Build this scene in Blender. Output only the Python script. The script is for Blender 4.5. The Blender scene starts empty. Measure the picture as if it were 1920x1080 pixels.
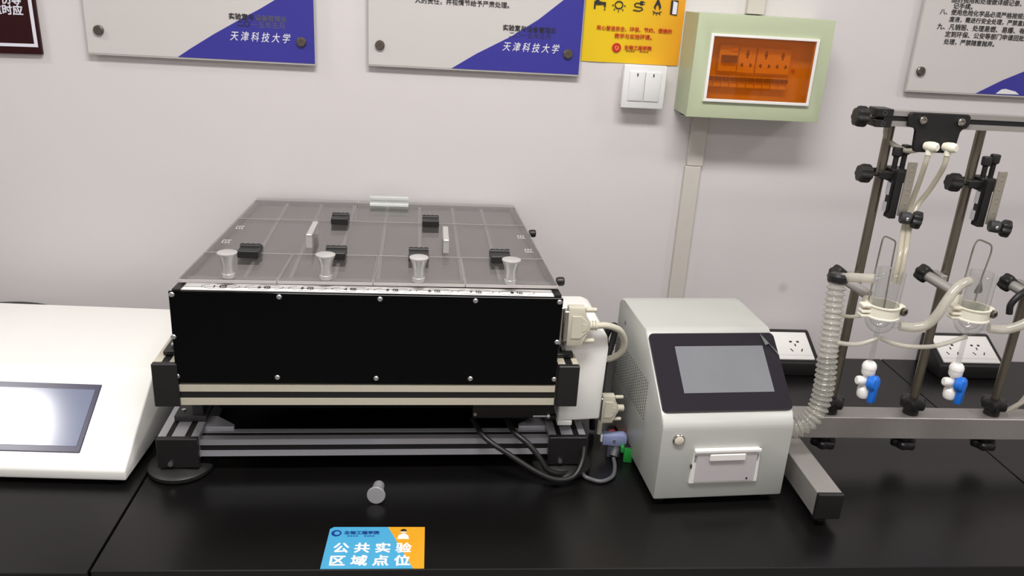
import bpy, bmesh, math, random
from mathutils import Vector, Matrix
random.seed(4)
SC = bpy.context.scene
COL = SC.collection
DZ = 0.75                     # bench top height above the floor; coordinates below count z from the bench top
PI = math.pi

# ------------------------------------------------------------------ camera
cam_d = bpy.data.cameras.new('camera')
cam = bpy.data.objects.new('camera', cam_d); COL.objects.link(cam)
F_PX, PITCH, ROLL, YAW = 1546.26, 0.352073, -0.0605823, -0.0982839
CAM = Vector((0.0, -1.74973581, 0.80452474 + DZ))
fw = Vector((-math.sin(YAW)*math.cos(PITCH), math.cos(YAW)*math.cos(PITCH), -math.sin(PITCH)))
rt = Vector((math.cos(YAW), math.sin(YAW), 0)); dn = fw.cross(rt)
r2 = math.cos(ROLL)*rt + math.sin(ROLL)*dn; d2 = -math.sin(ROLL)*rt + math.cos(ROLL)*dn
m = Matrix.Identity(4)
for i in range(3):
    m[i][0] = r2[i]; m[i][1] = -d2[i]; m[i][2] = -fw[i]; m[i][3] = CAM[i]
cam.matrix_world = m
cam_d.sensor_fit = 'HORIZONTAL'; cam_d.sensor_width = 36.0; cam_d.lens = F_PX/1920*36
cam_d.clip_start = 0.01
SC.camera = cam

# ------------------------------------------------------------------ light
SC.view_settings.view_transform = 'Standard'; SC.view_settings.look = 'None'
SC.view_settings.gamma = 1.0; SC.view_settings.use_curve_mapping = False
SC.view_settings.exposure = 0.44
W = bpy.data.worlds.new('room_air'); SC.world = W; W.use_nodes = True
W.node_tree.nodes['Background'].inputs[0].default_value = (0.95, 0.97, 1.0, 1)
W.node_tree.nodes['Background'].inputs[1].default_value = 0.22
def lamp(name, x, y, z, sx, sy, power, col=(1, 0.975, 0.96)):
    l = bpy.data.lights.new(name, 'AREA'); l.shape = 'RECTANGLE'; l.size = sx; l.size_y = sy
    l.energy = power; l.color = col
    o = bpy.data.objects.new(name, l); COL.objects.link(o); o.location = (x, y, z + DZ)
    return o
lamp('ceiling_lamp_centre', 0.1, -1.25, 1.95, 1.2, 0.3, 30)
lamp('ceiling_lamp_left', -1.76, -0.72, 1.95, 0.40, 0.20, 8)
lamp('ceiling_lamp_right', 2.3, -1.35, 1.95, 0.6, 0.3, 10)
lamp('rear_fill_light', -0.9, -2.9, 1.95, 1.2, 0.3, 9)  # pair of added fill lights behind the camera, brightening front-facing surfaces
lamp('rear_fill_light', 1.3, -2.9, 1.95, 1.2, 0.3, 9)

# ------------------------------------------------------------------ materials
def lin(c): return tuple((v/255/12.92 if v/255 <= 0.04045 else ((v/255+0.055)/1.055)**2.4) for v in c)
MATS = {}
def mat(name, rgb, rough=0.5, metal=0.0, vary=0.04, scale=40, spec=0.5, bump=0.0, trans=0.0, coat=0.0, stretch=None, sss=0.0):
    if name in MATS: return MATS[name]
    M = bpy.data.materials.new(name); M.use_nodes = True; nt = M.node_tree; N = nt.nodes; L = nt.links
    b = N['Principled BSDF']
    c = lin(rgb)
    tc = N.new('ShaderNodeTexCoord'); nz = N.new('ShaderNodeTexNoise'); nz.inputs['Scale'].default_value = scale
    nz.inputs['Detail'].default_value = 3
    if stretch:
        mp = N.new('ShaderNodeMapping'); mp.inputs['Scale'].default_value = stretch
        L.new(tc.outputs['Object'], mp.inputs[0]); L.new(mp.outputs[0], nz.inputs['Vector'])
    else: L.new(tc.outputs['Object'], nz.inputs['Vector'])
    mx = N.new('ShaderNodeMix'); mx.data_type = 'RGBA'
    mx.inputs[6].default_value = (*[v*(1-vary) for v in c], 1); mx.inputs[7].default_value = (*[min(1, v*(1+vary)) for v in c], 1)
    L.new(nz.outputs['Fac'], mx.inputs[0]); L.new(mx.outputs[2], b.inputs['Base Color'])
    b.inputs['Roughness'].default_value = rough; b.inputs['Metallic'].default_value = metal
    b.inputs['Specular IOR Level'].default_value = spec
    b.inputs['Coat Weight'].default_value = coat; b.inputs['Coat Roughness'].default_value = 0.05
    b.inputs['Transmission Weight'].default_value = trans
    b.inputs['Subsurface Weight'].default_value = sss; b.inputs['Subsurface Scale'].default_value = 0.004
    if bump:
        bp = N.new('ShaderNodeBump'); bp.inputs['Strength'].default_value = bump; bp.inputs['Distance'].default_value = 0.001
        L.new(nz.outputs['Fac'], bp.inputs['Height']); L.new(bp.outputs[0], b.inputs['Normal'])
    MATS[name] = M; return M
def clear(name, tint, f0=0.04, rough=0.02, body=0.0, bodycol=(230, 228, 220)):
    """thin clear sheet or wall: see-through with a Fresnel gloss, plus a little milky body"""
    M = bpy.data.materials.new(name); M.use_nodes = True; nt = M.node_tree; N = nt.nodes; L = nt.links
    N.remove(N['Principled BSDF']); out = N['Material Output']
    ge = N.new('ShaderNodeNewGeometry'); dt = N.new('ShaderNodeVectorMath'); dt.operation = 'DOT_PRODUCT'
    L.new(ge.outputs['Normal'], dt.inputs[0]); L.new(ge.outputs['Incoming'], dt.inputs[1])
    def mth(op, a, bv):
        n = N.new('ShaderNodeMath'); n.operation = op
        for k, v in enumerate((a, bv)):
            if v is None: continue
            if isinstance(v, (int, float)): n.inputs[k].default_value = v
            else: L.new(v, n.inputs[k])
        return n.outputs[0]
    ab = mth('ABSOLUTE', dt.outputs['Value'], None); om = mth('SUBTRACT', 1.0, ab)
    pw = mth('POWER', om, 5.0); fr = mth('ADD', mth('MULTIPLY', pw, 1-f0), f0)
    tr = N.new('ShaderNodeBsdfTransparent'); tr.inputs[0].default_value = (*tint, 1)
    gl = N.new('ShaderNodeBsdfGlossy'); gl.inputs['Roughness'].default_value = rough
    base = tr.outputs[0]
    if body:
        df = N.new('ShaderNodeBsdfDiffuse'); df.inputs[0].default_value = (*lin(bodycol), 1)
        tl = N.new('ShaderNodeBsdfTranslucent'); tl.inputs[0].default_value = (*lin(bodycol), 1)
        nz = N.new('ShaderNodeTexNoise'); nz.inputs['Scale'].default_value = 60
        mb = N.new('ShaderNodeMixShader'); mb.inputs[0].default_value = 0.4
        L.new(df.outputs[0], mb.inputs[1]); L.new(tl.outputs[0], mb.inputs[2])
        ms = N.new('ShaderNodeMixShader')
        L.new(mth('MULTIPLY', mth('ADD', mth('MULTIPLY', nz.outputs['Fac'], 0.4), 0.8), body), ms.inputs[0])
        L.new(tr.outputs[0], ms.inputs[1]); L.new(mb.outputs[0], ms.inputs[2]); base = ms.outputs[0]
    mx = N.new('ShaderNodeMixShader'); L.new(fr, mx.inputs[0]); L.new(base, mx.inputs[1]); L.new(gl.outputs[0], mx.inputs[2])
    L.new(mx.outputs[0], out.inputs['Surface'])
    MATS[name] = M; return M

black_plastic = mat('black_plastic', (26, 25, 25), 0.42)
black_matte = mat('black_matte', (17, 16, 16), 0.6)
black_gloss = mat('black_gloss_acrylic', (5, 5, 6), 0.06, spec=0.12)
dark_grey = mat('dark_grey_plastic', (52, 52, 54), 0.5)
alu = mat('anodised_aluminium', (204, 197, 178), 0.5, 0.12, 0.05, 200)
alu_low = mat('bare_aluminium', (198, 198, 204), 0.34, 0.45, 0.05, 200)
alu_bar = mat('brushed_aluminium_tube', (166, 162, 158), 0.42, 0.45, 0.05, 120)
steel = mat('stainless_steel', (190, 186, 178), 0.18, 1.0, 0.04, 80)
pole_steel = mat('pole_steel', (122, 115, 103), 0.24, 0.75, 0.04, 80)
screw_m = mat('screw_steel', (200, 200, 200), 0.35, 1.0)
white_plastic = mat('white_plastic', (240, 238, 234), 0.4, vary=0.015)
warm_white = mat('warm_white_powder_coat', (243, 243, 238), 0.45, vary=0.01)
white_dull = mat('switch_white', (232, 232, 232), 0.35, vary=0.01)
beige = mat('beige_connector_plastic', (205, 200, 182), 0.5)
cream = mat('cream_nylon', (238, 234, 216), 0.4, vary=0.02, sss=0.15)
case_grey = mat('light_grey_powder_coat', (196, 198, 192), 0.36, 0.1, 0.02, 300, bump=0.03)
milky = clear('silicone_tube', (0.95, 0.94, 0.9), 0.05, 0.12, 0.62, (232, 228, 216))
milky_thin = clear('silicone_feed_tube', (0.95, 0.94, 0.88), 0.05, 0.12, 0.75, (222, 216, 198))
glass = clear('laboratory_glass', (0.975, 0.98, 0.98), 0.06, 0.02, 0.025)
hose_m = clear('ribbed_clear_hose', (0.9, 0.9, 0.87), 0.09, 0.08, 0.3, (232, 231, 222))
acrylic = clear('clear_acrylic_lid', (0.86, 0.85, 0.85), 0.06, 0.015, 0.05)
amber = clear('amber_window', (1.0, 0.73, 0.27), 0.04, 0.05, 0.2, (222, 125, 40))
film = clear('peeling_film', (0.8, 0.86, 0.84), 0.07, 0.1, 0.42, (190, 196, 190))
blue = mat('blue_handle_plastic', (28, 112, 214), 0.35)
royal = mat('royal_blue_print', (57, 55, 150), 0.3, vary=0.03, scale=12)
print_grey = mat('grey_printed_sheet', (207, 203, 200), 0.28, vary=0.02, scale=6)
sign_edge = mat('acrylic_sign_edge', (186, 184, 180), 0.25, vary=0.05)
ink = mat('black_ink', (38, 36, 36), 0.5)
ink_grey = mat('faded_grey_ink', (96, 94, 104), 0.5)
ink_white = mat('white_ink', (226, 226, 236), 0.5)
standoff = mat('brushed_nickel_standoff', (120, 112, 104), 0.35, 0.9)
maroon = mat('maroon_board', (46, 6, 10), 0.5, spec=0.25)
red_ink = mat('red_ink', (196, 38, 22), 0.5)
green_body = mat('pale_green_enclosure', (186, 196, 164), 0.45, vary=0.02)
trunk_m = mat('aged_white_trunking', (206, 200, 192), 0.5)
inner_white = mat('ivory_device', (236, 226, 206), 0.4)
lcd = mat('lcd_off', (124, 126, 130), 0.22, vary=0.08, scale=14)
lcd_left = mat('glossy_display', (120, 128, 152), 0.13, vary=0.05, scale=20, spec=0.8)
green_plug = mat('green_terminal_plug', (36, 150, 60), 0.4)
lilac = mat('lilac_connector', (142, 152, 190), 0.45)
red_plug = mat('red_plug_plastic', (204, 44, 50), 0.4)
grey_cord = mat('grey_cord', (92, 92, 94), 0.45)
frost = mat('satin_aluminium_knob', (214, 213, 210), 0.32, 0.6, 0.02)
loose_grey = mat('grey_plastic_knob', (150, 149, 152), 0.4)

def wall_mat():
    M = mat('painted_wall', (217, 212, 212), 0.6, vary=0.02, scale=2.0)
    nt = M.node_tree; N = nt.nodes; L = nt.links; b = N['Principled BSDF']
    src = b.inputs['Base Color'].links[0].from_socket
    tc = N.new('ShaderNodeTexCoord'); d = N.new('ShaderNodeVectorMath'); d.operation = 'DISTANCE'
    d.inputs[1].default_value = (0.807, 0.0, 0.177 + DZ)
    L.new(tc.outputs['Object'], d.inputs[0])
    mr = N.new('ShaderNodeMapRange'); mr.inputs[1].default_value = 0.004; mr.inputs[2].default_value = 0.016
    mr.inputs[3].default_value = 0.35; mr.inputs[4].default_value = 0.0
    L.new(d.outputs['Value'], mr.inputs[0])
    mx = N.new('ShaderNodeMix'); mx.data_type = 'RGBA'; mx.inputs[7].default_value = (*lin((150, 145, 132)), 1)
    L.new(mr.outputs[0], mx.inputs[0]); L.new(src, mx.inputs[6]); L.new(mx.outputs[2], b.inputs['Base Color'])
    return M
wall_m = wall_mat()
bench_m = mat('black_bench_laminate', (13, 12, 12), 0.28, vary=0.1, scale=5, spec=0.42)
bench_edge = mat('bench_edge_band', (27, 25, 24), 0.5)
cab_m = mat('bench_cabinet_grey', (120, 120, 122), 0.5)
floor_m = mat('floor_tile', (150, 148, 144), 0.4, scale=3)
ceil_m = mat('ceiling_paint', (215, 215, 214), 0.7)

def yellow_mat():
    M = mat('yellow_poster_print', (236, 196, 24), 0.35, vary=0.02, scale=10)
    nt = M.node_tree; N = nt.nodes; L = nt.links; b = N['Principled BSDF']
    tc = N.new('ShaderNodeTexCoord'); sp = N.new('ShaderNodeSeparateXYZ'); L.new(tc.outputs['Object'], sp.inputs[0])
    mr = N.new('ShaderNodeMapRange'); mr.inputs[1].default_value = -0.02; mr.inputs[2].default_value = 0.1
    L.new(sp.outputs[0], mr.inputs[0])
    mx = N.new('ShaderNodeMix'); mx.data_type = 'RGBA'
    mx.inputs[6].default_value = (*lin((232, 196, 22)), 1); mx.inputs[7].default_value = (*lin((228, 158, 34)), 1)
    L.new(mr.outputs[0], mx.inputs[0]); L.new(mx.outputs[2], b.inputs['Base Color'])
    return M
yellow_m = yellow_mat()

# ------------------------------------------------------------------ mesh helpers
def catmull(pts, n=8):
    P = [Vector(p) for p in pts]
    if len(P) < 3: return P
    Q = [P[0]*2-P[1]] + P + [P[-1]*2-P[-2]]; out = []
    for i in range(1, len(Q)-2):
        a, b, c, d = Q[i-1:i+3]
        for k in range(n):
            t = k/n
            out.append(0.5*((2*b)+(c-a)*t+(2*a-5*b+4*c-d)*t*t+(3*b-a-3*c+d)*t**3))
    return out + [P[-1]]
class MB:
    def __init__(s): s.bm = bmesh.new()
    def box(s, x0, x1, y0, y1, z0, z1, bev=0.0, seg=2, mtx=None):
        vs = [s.bm.verts.new((x, y, z)) for x in (x0, x1) for y in (y0, y1) for z in (z0, z1)]
        fs = [s.bm.faces.new([vs[i] for i in f]) for f in ((0,1,3,2),(4,6,7,5),(0,4,5,1),(2,3,7,6),(0,2,6,4),(1,5,7,3))]
        gv = vs
        if bev:
            es = list({e for f in fs for e in f.edges})
            r = bmesh.ops.bevel(s.bm, geom=es, offset=bev, segments=seg, profile=0.5, affect='EDGES')
            gv = list({v for v in r['verts']} | {v for v in vs if v.is_valid})
        if mtx is not None: bmesh.ops.transform(s.bm, matrix=mtx, verts=gv)
        return s
    def prism(s, poly, axis, a, b, bev=0.0, seg=2):
        """poly: 2-D outline; axis 0 -> (y,z) along x, 1 -> (x,z) along y, 2 -> (x,y) along z"""
        def mk(p, t): return {0: (t, p[0], p[1]), 1: (p[0], t, p[1]), 2: (p[0], p[1], t)}[axis]
        A = [s.bm.verts.new(mk(p, a)) for p in poly]; B = [s.bm.verts.new(mk(p, b)) for p in poly]
        n = len(poly); fs = [s.bm.faces.new(A), s.bm.faces.new(B[::-1])]
        for i in range(n): fs.append(s.bm.faces.new((A[i], A[(i+1) % n], B[(i+1) % n], B[i])))
        if bev:
            es = list({e for f in fs for e in f.edges})
            bmesh.ops.bevel(s.bm, geom=es, offset=bev, segments=seg, profile=0.5, affect='EDGES')
        return s
    def quad(s, pts, th=0.0004, n=None):
        """flat patch of real (small) thickness"""
        P = [Vector(p) for p in pts]
        if n is None: n = (P[1]-P[0]).cross(P[2]-P[0]).normalized()
        n = Vector(n)*th
        A = [s.bm.verts.new(p) for p in P]; B = [s.bm.verts.new(p+n) for p in P]
        s.bm.faces.new(A[::-1]); s.bm.faces.new(B); k = len(P)
        for i in range(k): s.bm.faces.new((A[i], A[(i+1) % k], B[(i+1) % k], B[i]))
        return s
    def ring_y(s, o, i, y0, y1, bev=0.0):
        """rectangular ring o=(x0,x1,z0,z1) with hole i, from y0 to y1"""
        c = lambda r, y: [s.bm.verts.new((x, y, z)) for x, z in ((r[0], r[2]), (r[1], r[2]), (r[1], r[3]), (r[0], r[3]))]
        A, B, C_, D_ = c(o, y0), c(i, y0), c(i, y1), c(o, y1); fs = []
        for k in range(4):
            j = (k+1) % 4
            for P, Q in ((A, B), (B, C_), (C_, D_), (D_, A)): fs.append(s.bm.faces.new((P[k], P[j], Q[j], Q[k])))
        if bev:
            es = [e for k in range(4) for P in (A, B) for e in P[k].link_edges if e.other_vert(P[k]) in P]
            bmesh.ops.bevel(s.bm, geom=list(set(es)), offset=bev, segments=2, profile=0.5, affect='EDGES')
        return s
    def rings(s, p0, axis, prof, seg=24, lobes=0, amp=0.0, capa=True, capb=True, up=None):
        """turned shape: prof = [(distance along axis, radius)]"""
        p0 = Vector(p0); ax = Vector(axis).normalized()
        u = Vector(up) if up else (Vector((0, 0, 1)) if abs(ax.z) < 0.9 else Vector((1, 0, 0)))
        u = (u - ax*u.dot(ax)).normalized(); v = ax.cross(u); R = []
        for t, r in prof:
            R.append([s.bm.verts.new(p0+ax*t+(u*math.cos(2*PI*i/seg)+v*math.sin(2*PI*i/seg))*r*(1+amp*math.cos(lobes*2*PI*i/seg)))
                      for i in range(seg)])
        for a, b in zip(R, R[1:]):
            for i in range(seg): s.bm.faces.new((a[i], a[(i+1) % seg], b[(i+1) % seg], b[i]))
        if capa and prof[0][1] > 0: s.bm.faces.new(R[0][::-1])
        if capb and prof[-1][1] > 0: s.bm.faces.new(R[-1])
        return s
    def cyl(s, p0, p1, r, seg=20, r2=None, ch=0.0):
        p0 = Vector(p0); p1 = Vector(p1); L = (p1-p0).length; r2 = r if r2 is None else r2
        pr = [(0, r-ch), (ch, r), (L-ch, r2), (L, r2-ch)] if ch else [(0, r), (L, r2)]
        return s.rings(p0, p1-p0, pr, seg)
    def tube(s, pts, r, seg=12, n=8, smooth=True, cap=True, rfun=None):
        P = catmull(pts, n) if smooth else [Vector(p) for p in pts]
        prev = None; R = []
        for i, p in enumerate(P):
            t = (P[min(i+1, len(P)-1)]-P[max(i-1, 0)]).normalized()
            if prev is None:
                u = Vector((0, 0, 1)) if abs(t.z) < 0.9 else Vector((1, 0, 0))
            else: u = prev
            u = (u-t*u.dot(t)).normalized(); prev = u; v = t.cross(u)
            rr = r if rfun is None else rfun(i/(len(P)-1))
            R.append([s.bm.verts.new(p+(u*math.cos(2*PI*k/seg)+v*math.sin(2*PI*k/seg))*rr) for k in range(seg)])
        for a, b in zip(R, R[1:]):
            for k in range(seg): s.bm.faces.new((a[k], a[(k+1) % seg], b[(k+1) % seg], b[k]))
        if cap: s.bm.faces.new(R[0][::-1]); s.bm.faces.new(R[-1])
        return s
    def build(s, name, material, parent=None, o=(0, 0, 0), sharp=0.6):
        bm = s.bm
        bmesh.ops.recalc_face_normals(bm, faces=bm.faces)
        for f in bm.faces: f.smooth = True
        for e in bm.edges:
            if len(e.link_faces) == 2 and e.calc_face_angle(0) > sharp: e.smooth = False
        bm.normal_update()
        if any(o): bmesh.ops.translate(bm, verts=bm.verts, vec=-Vector(o))
        me = bpy.data.meshes.new(name); bm.to_mesh(me); bm.free()
        me.materials.append(material)
        ob = bpy.data.objects.new(name, me); COL.objects.link(ob)
        if parent: ob.parent = parent
        return ob
def tag(o, label, cat, group=None, kind=None):
    if label: o['label'] = label
    if cat: o['category'] = cat
    if group: o['group'] = group
    if kind: o['kind'] = kind
    return o
class Thing:
    """an Empty at the thing's base; unrotated things take bench-based world coordinates, turned ones local coordinates"""
    def __init__(s, name, label, cat, loc, rz=0.0, group=None):
        s.e = bpy.data.objects.new(name, None); COL.objects.link(s.e)
        s.e.empty_display_size = 0.02
        s.e.location = (loc[0], loc[1], loc[2]+DZ); s.e.rotation_euler = (0, 0, math.radians(rz))
        s.o = (0, 0, 0) if rz else tuple(loc)
        tag(s.e, label, cat, group)
    def part(s, mb, name, m, parent=None, label=None, kind=None, sharp=0.6):
        ob = mb.build(name, m, parent or s.e, s.o, sharp)
        if label: ob['label'] = label
        if kind: ob['kind'] = kind
        return ob
def single(mb, name, m, label, cat, loc, group=None):
    ob = mb.build(name, m, None, loc); ob.location = (loc[0], loc[1], loc[2]+DZ)
    return tag(ob, label, cat, group)
def struct(mb, name, m):
    ob = mb.build(name, m); ob['kind'] = 'structure'; return ob
def copy_tree(o, parent=None, dx=(0, 0, 0)):
    c = o.copy(); COL.objects.link(c)
    if parent: c.parent = parent
    for ch in list(o.children): copy_tree(ch, c)
    return c
def lettering(T, text, x0, x1, c, name, m, parent=None, plane='wall', bold=0.0, hscale=1.0, y=-0.03, slant=0.0, align_h=None):
    """printed characters fitted to the span x0..x1 with their middle at height c (z on walls, y on flat tops)"""
    cu = bpy.data.curves.new(name, 'FONT'); cu.body = text; cu.size = 1.0; cu.resolution_u = 2
    cu.extrude = 0.004; cu.shear = slant
    tmp = bpy.data.objects.new(name, cu); COL.objects.link(tmp)
    dg = bpy.context.evaluated_depsgraph_get()
    me = bpy.data.meshes.new_from_object(tmp.evaluated_get(dg)); bpy.data.objects.remove(tmp)
    me.name = name
    if bold:                                   # heavier strokes: the glyphs struck several times, slightly apart
        bm = bmesh.new()
        for i_, (dx_, dy_) in enumerate(((0, 0), (1, 0), (-1, 0), (0, 1), (0, -1), (.7, .7), (-.7, .7), (.7, -.7), (-.7, -.7))):
            n0 = len(bm.verts); bm.from_mesh(me); bm.verts.ensure_lookup_table()
            for v in bm.verts[n0:]: v.co.x += dx_*bold; v.co.y += dy_*bold; v.co.z += i_*0.003
        bm.to_mesh(me); bm.free()
    xs = [v.co.x for v in me.vertices]; ys = [v.co.y for v in me.vertices]
    if y == -0.0152: x0, x1, c = sx_(x0), sx_(x1), sz_(c)
    k = (x1-x0)/(max(xs)-min(xs)); cy = (max(ys)+min(ys))/2; mx = min(xs)
    for v in me.vertices:
        lx = x0+(v.co.x-mx)*k; ly = (v.co.y-cy)*k*hscale; lz = v.co.z*0.02
        if plane == 'wall': p = Vector((lx, y-lz, c+ly))
        else: p = Vector((lx, c+ly, y+lz))
        v.co = p-Vector(T.o)
    me.materials.clear(); me.materials.append(m)
    ob = bpy.data.objects.new(name, me); COL.objects.link(ob); ob.parent = parent or T.e
    return ob

# ------------------------------------------------------------------ the room
struct(MB().box(-2.6, 3.0, 0.0, 0.12, 0.0, 2.75), 'wall_back', wall_m)
struct(MB().box(-2.72, -2.6, -4.0, 0.12, 0.0, 2.75), 'wall_left', wall_m)
struct(MB().box(3.0, 3.12, -4.0, 0.12, 0.0, 2.75), 'wall_right', wall_m)
struct(MB().box(-2.72, 3.12, -4.12, -4.0, 0.0, 2.75), 'wall_front', wall_m)
struct(MB().box(-2.6, 3.0, -4.0, 0.12, -0.1, 0.0), 'floor', floor_m)
struct(MB().box(-2.6, 3.0, -4.0, 0.12, 2.75, 2.85), 'ceiling', ceil_m)

# ------------------------------------------------------------------ lab benches
def bench(x0, x1, label, y_front):
    T = Thing('lab_bench', label, 'bench', ((x0+x1)/2, -0.38, -DZ), 0, 'black lab benches along the wall')
    g = 0.0012
    T.part(MB().box(x0+g, x1-g, y_front, -0.001, -0.03, 0.0, 0.0012, 1), 'worktop', bench_m)
    T.part(MB().box(x0+0.004, x1-0.004, y_front+0.03, -0.004, -0.66, -0.0305, 0.002, 1), 'cabinet_body', bench_edge)
    T.part(MB().box(x0+0.02, x1-0.02, y_front+0.07, -0.02, -DZ, -0.66), 'plinth', black_matte)
bench(-2.4, -0.4735, 'black topped lab bench at the left, under the white touchscreen box', -0.766)
bench(-0.4735, 1.0845, 'black topped lab bench in the middle, carrying the black multi-lid machine', -0.762)
bench(1.0845, 2.8, 'black topped lab bench at the far right, beyond the slanting joint line', -0.762)

# ------------------------------------------------------------------ things on the wall
K_ = 1.736/1.72
def sx_(x): return x*K_
def sz_(z): return 0.8045+(z-0.8045)*K_
def sign(x0, x1, z0, z1, label, curve, screws, group='acrylic rule boards on the wall'):
    x0, x1, z0 = sx_(x0), sx_(x1), sz_(z0); curve = [(sx_(a), sz_(c)) for a, c in curve]
    T = Thing('acrylic_sign', label, 'sign', ((x0+x1)/2, 0, z0), 0, group)
    T.part(MB().box(x0, x1, -0.014, -0.007, z0, z1, 0.001, 1), 'acrylic_panel', sign_edge)
    sh = T.part(MB().box(x0+0.002, x1-0.002, -0.0146, -0.014, z0+0.004, z1-0.002), 'printed_sheet', print_grey)
    pts = [(x, -0.0146, z) for x, z in curve] + [(x1-0.002, -0.0146, curve[-1][1]), (x1-0.002, -0.0146, z0+0.0042)]
    T.part(MB().quad(pts, 0.0004, (0, -1, 0)), 'printed_corner', royal, sh)
    for x, z in screws:
        T.part(MB().rings((sx_(x), -0.0005, sz_(z)), (0, -1, 0), [(0, 0.007), (0.0140, 0.007), (0.0144, 0.0095), (0.019, 0.0095), (0.0205, 0.0078), (0.0205, 0.003), (0.0195, 0.0025)], 24), 'standoff_screw', standoff)
    return T, sh
T, sh = sign(-0.685, -0.249, 0.630, 1.10, 'grey acrylic rule board with blue corner, second sign from the left on the wall',
    [(-0.515, 0.6342), (-0.492, 0.650), (-0.445, 0.680), (-0.392, 0.711), (-0.356, 0.731), (-0.32, 0.753), (-0.29, 0.776), (-0.251, 0.815)],
    [(-0.659, 0.677), (-0.276, 0.675)])
lettering(T, '实验室与', -0.413, -0.366, 0.7165, 'lettering', ink, sh, bold=0.02, y=-0.0152)
lettering(T, '设备管理处', -0.363, -0.303, 0.7155, 'lettering', ink_grey, sh, bold=0.01, y=-0.0152)
lettering(T, '二〇', -0.398, -0.374, 0.7035, 'lettering', ink, sh, bold=0.015, y=-0.0152)
lettering(T, '一五年五月', -0.371, -0.308, 0.703, 'lettering', ink_grey, sh, y=-0.0152)
lettering(T, '天 津 科 技 大 学', -0.413, -0.297, 0.680, 'lettering', ink_white, sh, bold=0.008, hscale=1.25, slant=0.25, y=-0.0152)
T, sh = sign(-0.147, 0.281, 0.635, 1.10, 'grey acrylic rule board with blue corner, beside the yellow poster',
    [(0.020, 0.639), (0.069, 0.670), (0.139, 0.708), (0.19, 0.742), (0.238, 0.782), (0.279, 0.83)],
    [(-0.123, 0.677), (0.254, 0.679)])
lettering(T, '人的责任，并视情节给予严肃处理。', -0.055, 0.13, 0.7655, 'lettering', ink, sh, bold=0.01, y=-0.0152)
lettering(T, '实验室与', 0.120, 0.166, 0.7235, 'lettering', ink, sh, bold=0.02, y=-0.0152)
lettering(T, '设备管理处', 0.168, 0.227, 0.7225, 'lettering', ink, sh, bold=0.01, y=-0.0152)
lettering(T, '二〇一五年五月', 0.133, 0.216, 0.7105, 'lettering', ink, sh, y=-0.0152)
lettering(T, '天 津 科 技 大 学', 0.121, 0.236, 0.6875, 'lettering', ink_white, sh, bold=0.008, hscale=1.25, slant=0.25, y=-0.0152)
T, sh = sign(0.983, 1.42, 0.638, 1.10, 'grey acrylic rule board with several text lines, above the glassware stand',
    [(1.140, 0.6422), (1.194, 0.673), (1.237, 0.693), (1.30, 0.73), (1.36, 0.775), (1.418, 0.83)],
    [(1.006, 0.682), (1.39, 0.684)])
for t, x0, x1, z in (('品的领用和处理做详细记录、登', 1.040, 1.213, 0.8275), ('记手续。', 1.046, 1.088, 0.8155),
    ('八、使用危险化学品必须严格按规范操作', 1.020, 1.238, 0.803), ('废液，需进行安全处理，严禁直接排放', 1.044, 1.240, 0.789),
    ('九、凡销毁、处理易燃、易爆、有害物', 1.021, 1.240, 0.774), ('定到环保、公安等部门申请回批准后', 1.042, 1.242, 0.7595),
    ('处理，严禁随意抛弃。', 1.043, 1.155, 0.7445)):
    lettering(T, t, x0, x1, z, 'lettering', ink, sh, bold=0.008, y=-0.0152)
T.part(MB().quad([(1.196, -0.0151, 0.6425), (1.207, -0.0151, 0.652), (1.216, -0.0151, 0.6535), (1.240, -0.0151, 0.649), (1.25, -0.0151, 0.643)], 0.0003, (0, -1, 0)), 'torn_patch', white_dull, sh)

# maroon board
T = Thing('warning_board', 'dark maroon warning board with white border at the top left corner', 'sign', (-0.87, 0, 0.623))
T.part(MB().prism([(-0.96, 0.6195), (-0.780, 0.6235), (-0.783, 0.90), (-0.96, 0.90)], 1, -0.010, -0.001, 0.001, 1), 'board', maroon)
T.part(MB().quad([(-0.96, -0.010, 0.634), (-0.7915, -0.010, 0.637), (-0.7915, -0.010, 0.643), (-0.96, -0.010, 0.640)], 0.0004, (0, -1, 0))
       .quad([(-0.7915, -0.010, 0.637), (-0.785, -0.010, 0.637), (-0.788, -0.010, 0.90), (-0.795, -0.010, 0.90)], 0.0004, (0, -1, 0)), 'white_border', ink_white)
lettering(T, '重时应', -0.862, -0.804, 0.7045, 'lettering', ink_white, bold=0.03, y=-0.0104)
lettering(T, '伤等', -0.842, -0.805, 0.7235, 'lettering', ink_white, bold=0.03, y=-0.0104)

# yellow poster
T = Thing('safety_poster', 'yellow and orange paper poster with black pictograms and red writing', 'poster', (0.39, 0, 0.665))
pv = MB(); nx = 12; grid = []
for j in range(9):
    row = []
    for i in range(nx+1):
        x = 0.2865+(0.4925-0.2865)*i/nx; z = 0.6645+j*0.03
        row.append(pv.bm.verts.new((x, -0.0016-0.0012*max(0, math.sin(i*0.8+j*0.5))*(1 if j < 5 else .4), z)))
    grid.append(row)
for a, b in zip(grid, grid[1:]):
    for i in range(nx): pv.bm.faces.new((a[i], a[i+1], b[i+1], b[i]))
r = bmesh.ops.extrude_face_region(pv.bm, geom=list(pv.bm.faces))
bmesh.ops.translate(pv.bm, verts=[g for g in r['geom'] if isinstance(g, bmesh.types.BMVert)], vec=(0, 0.001, 0))
T.part(pv, 'paper', yellow_m)
Y = -0.0035
def flat(mb, pts): return mb.quad([(x, Y, z) for x, z in pts], 0.0004, (0, -1, 0))
def disc(mb, cx, cz, r, y=Y, n=20, th=0.0004, r2=None, sq=1.0):
    return mb.quad([(cx+r*math.cos(2*PI*i/n), y, cz+sq*r*math.sin(2*PI*i/n)) for i in range(n)], th, (0, -1, 0))
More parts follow.
